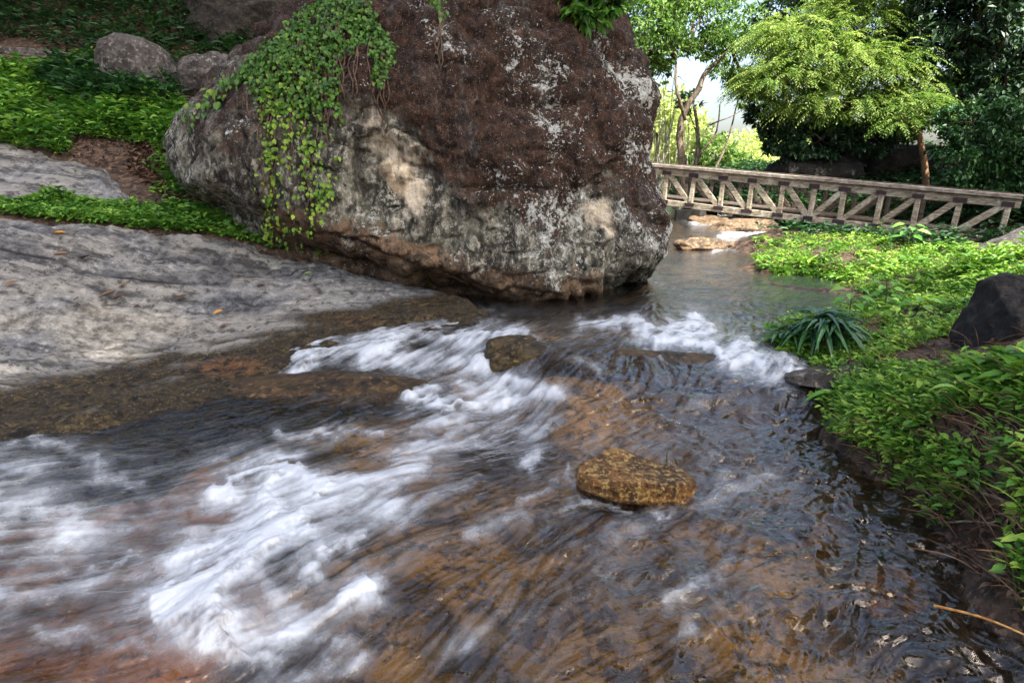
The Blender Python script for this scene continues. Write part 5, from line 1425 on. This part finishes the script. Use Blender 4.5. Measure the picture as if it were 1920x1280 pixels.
# fallen leaves on the slab
sl_v = [v.co + slab.location for v in slab.data.vertices]
sbvh = BVHTree.FromPolygons([tuple(v) for v in sl_v], [tuple(p.vertices) for p in slab.data.polygons])
for uv, lab, L_, mt in [((97, 441), 'bright orange fallen leaf high on the pale slab', .10, 'deadorange'), ((8, 541), 'brown fallen leaf at the left edge of the pale slab', .09, 'dead'),
        ((185, 562), 'curled reddish leaf on the left of the clump of three leaves on the slab', .12, 'dead'), ((210, 566), 'long reddish leaf in the middle of the clump of three leaves on the slab', .13, 'dead'), ((222, 542), 'small leaf behind the clump of leaves on the slab', .08, 'dead'),
        ((140, 566), 'narrow dull leaf left of the leaf clump on the slab', .07, 'dead'), ((330, 567), 'dark brown leaf right of the leaf clump on the slab', .08, 'dead'), ((400, 592), 'pinkish tan leaf near the wet edge of the slab', .07, 'deadorange'), ((250, 580), 'flat pale brown leaf below the leaf clump on the slab', .08, 'dead'),
        ((100, 480), 'dark red leaf in the long crack of the slab, nearer the left edge', .09, 'dead'), ((150, 490), 'brown leaf in the long crack of the slab, farther from the left edge', .10, 'dead'), ((480, 540), 'brown leaf on the upper middle of the slab', .07, 'dead'), ((570, 517), 'small yellow green leaf near the top edge of the slab', .06, 'broad'), ((410, 618), 'dark curled leaf at the wet brown margin of the slab', .09, 'dead')]:
    P_ = gcast([uv], sbvh)
    if not len(P_): continue
    az = rng.uniform(-.6, .6)
    d = np.array([[math.cos(az), math.sin(az), rng.uniform(-.1, .35)]])
    o = leaf_obj('fallen_leaf', [leaves(P_ + [0, 0, .02], d, np.array([[0, -.45, 1.0]]) + rng.normal(0, .2, (1, 3)), L_ * 1.45, L_ * .66, np.array([rng.uniform(.3, .9)]), fold=.3, droop=-.12)], M[mt])
    tag(o, lab, 'leaf', 'fallen leaves on the slab'); rebase(o)

# twigs on the right
def twig(name, pts, r, mat, label, cat='twig', group=None):
    mb = MB(); mb.tube(np.array(pts), np.linspace(r, r * .5, len(pts)), 6)
    o = mb.build(name, mat); tag(o, label, cat, group); rebase(o)
p0, p1 = PZ(1752, 1135, .10), PZ(1960, 1210, .16)
twig('straw', [p0 + (p1 - p0) * t + np.array([0, 0, .02 * math.sin(3 * t)]) for t in np.linspace(0, 1, 8)], .006, M['straw'], 'long orange straw lying across the water at the lower right', 'straw')
def bank_twig(a, b, r, lab, lift=.03):
    A, Bq = gcast([a])[0], gcast([b])[0]
    pts = [A + (Bq - A) * t + np.array([0, 0, lift + .02 * math.sin(4 * t + r * 900)]) for t in np.linspace(0, 1, 7)]
    twig('twig', pts, r, M['twig'], lab, 'twig', 'dead twigs on the right bank')
bank_twig((1790, 860), (1840, 800), .005, 'thin pale twig leaning among the grass of the near right bank')
bank_twig((1840, 945), (1950, 955), .009, 'thick brown twig lying level on the near right bank')
bank_twig((1700, 925), (1770, 955), .007, 'pale twig beside the water at the foot of the near right bank')
bank_twig((1880, 1000), (1900, 960), .005, 'short upright pale twig at the right edge near the lowest seedlings')
bank_twig((1760, 985), (1900, 1010), .006, 'dark thin twig trailing from the bank toward the water')
# green shoot by the golden stone
p = PZ(1250, 868, .17)
sp_ = empty('shoot', p, 'tiny green shoot standing on the golden stone', 'plant')
MB().tube(np.linspace(p + [0, 0, -.08], p + [0, 0, .06], 5), .004, 6).build('stem', M['stem'], sp_)

# pale reed stems between the boulder and the leaning tree
rp = gp(1235, 300, 22)
rd = empty('reed_clump', rp, 'clump of tall pale reed stems beside the right edge of the great boulder', 'plant')
mb = MB()
for i in range(26):
    q = rp + np.array([rng.normal(0, .35), rng.normal(0, .3), 0])
    tq = q + np.array([rng.normal(.1, .3), rng.normal(0, .2), rng.uniform(2.4, 4.4)])
    limb(mb, q, tq, .022, .010, .06, 6, 5)
mb.build('stems', M['palebark'], rd)
lp = rp + rng.normal(0, 1, (260, 3)) * [.5, .4, 0] + np.stack([np.zeros(260), np.zeros(260), rng.uniform(.6, 4.2, 260)], 1)
leaf_obj('foliage', [leaves(lp, rng.normal(0, 1, (260, 3)) * [1, 1, .4] + [0, 0, -.3], norm(rng.normal(0, .5, (260, 3)) + [0, 0, 1]), .3, .04, rng.uniform(.2, .9, 260), simple=True)], M['sunny'], rd)

# ================================================================== hills, sky, light, camera
hx = np.linspace(-700, 700, 90); hy = np.linspace(300, 900, 40)
HX, HY = np.meshgrid(hx, hy)
HZ = -10 + (17 + 8 * fbm2(HX, HY, .006, 4, 300)) * sstep(300, 560, HY)
o = build('hills', np.stack([HX.ravel(), HY.ravel(), HZ.ravel()], 1), grid_faces(40, 90), mat_plain('far_hill_forest', (0.03, 0.07, 0.05), (0.07, 0.12, 0.07), .08), None)
tag(o, 'blue green wooded hills far beyond the clearing', 'hills', kind='structure')

SUN_EL, SUN_AZ = math.radians(52), math.radians(140)     # azimuth clockwise from +Y: sun high to the right, a little behind the camera
W = bpy.data.worlds.new('World'); SC.world = W; W.use_nodes = True
nt = W.node_tree; bg = nt.nodes['Background']
sky = nt.nodes.new('ShaderNodeTexSky'); sky.sky_type = 'NISHITA'; sky.sun_disc = False
sky.sun_elevation = SUN_EL; sky.sun_rotation = SUN_AZ; sky.air_density = 1.0; sky.dust_density = 5.0; sky.ozone_density = 0.5
nt.links.new(sky.outputs[0], bg.inputs[0]); bg.inputs[1].default_value = 0.15
sl = bpy.data.lights.new('sun', 'SUN'); sl.energy = 5.0; sl.angle = math.radians(0.6); sl.color = (1, .95, .87)
so = bpy.data.objects.new('sun', sl); COL.objects.link(so)
sd_ = Vector((math.sin(SUN_AZ) * math.cos(SUN_EL), math.cos(SUN_AZ) * math.cos(SUN_EL), math.sin(SUN_EL)))
so.rotation_euler = (-sd_).to_track_quat('-Z', 'Y').to_euler()
so.location = (6, -6, 12)

cam = bpy.data.cameras.new('camera'); cam.sensor_width = 36; cam.lens = 36 * FPX / 1920; cam.clip_end = 3000; cam.clip_start = .05
co = bpy.data.objects.new('camera', cam); COL.objects.link(co)
co.location = (0, 0, CZ); co.rotation_euler = (math.radians(90) - PITCH, 0, 0)
SC.camera = co
SC.view_settings.view_transform = 'Standard'; SC.view_settings.look = 'None'
SC.view_settings.exposure = 1.75; SC.view_settings.gamma = 1
try:
    SC.cycles.use_denoising = True
    SC.cycles.max_bounces = 8; SC.cycles.transparent_max_bounces = 12
    SC.cycles.diffuse_bounces = 3; SC.cycles.glossy_bounces = 3
    SC.cycles.caustics_reflective = False; SC.cycles.caustics_refractive = False
    SC.cycles.sample_clamp_indirect = 6
except Exception:
    pass
for o in list(bpy.data.objects):
    if '_org' in o: del o['_org']
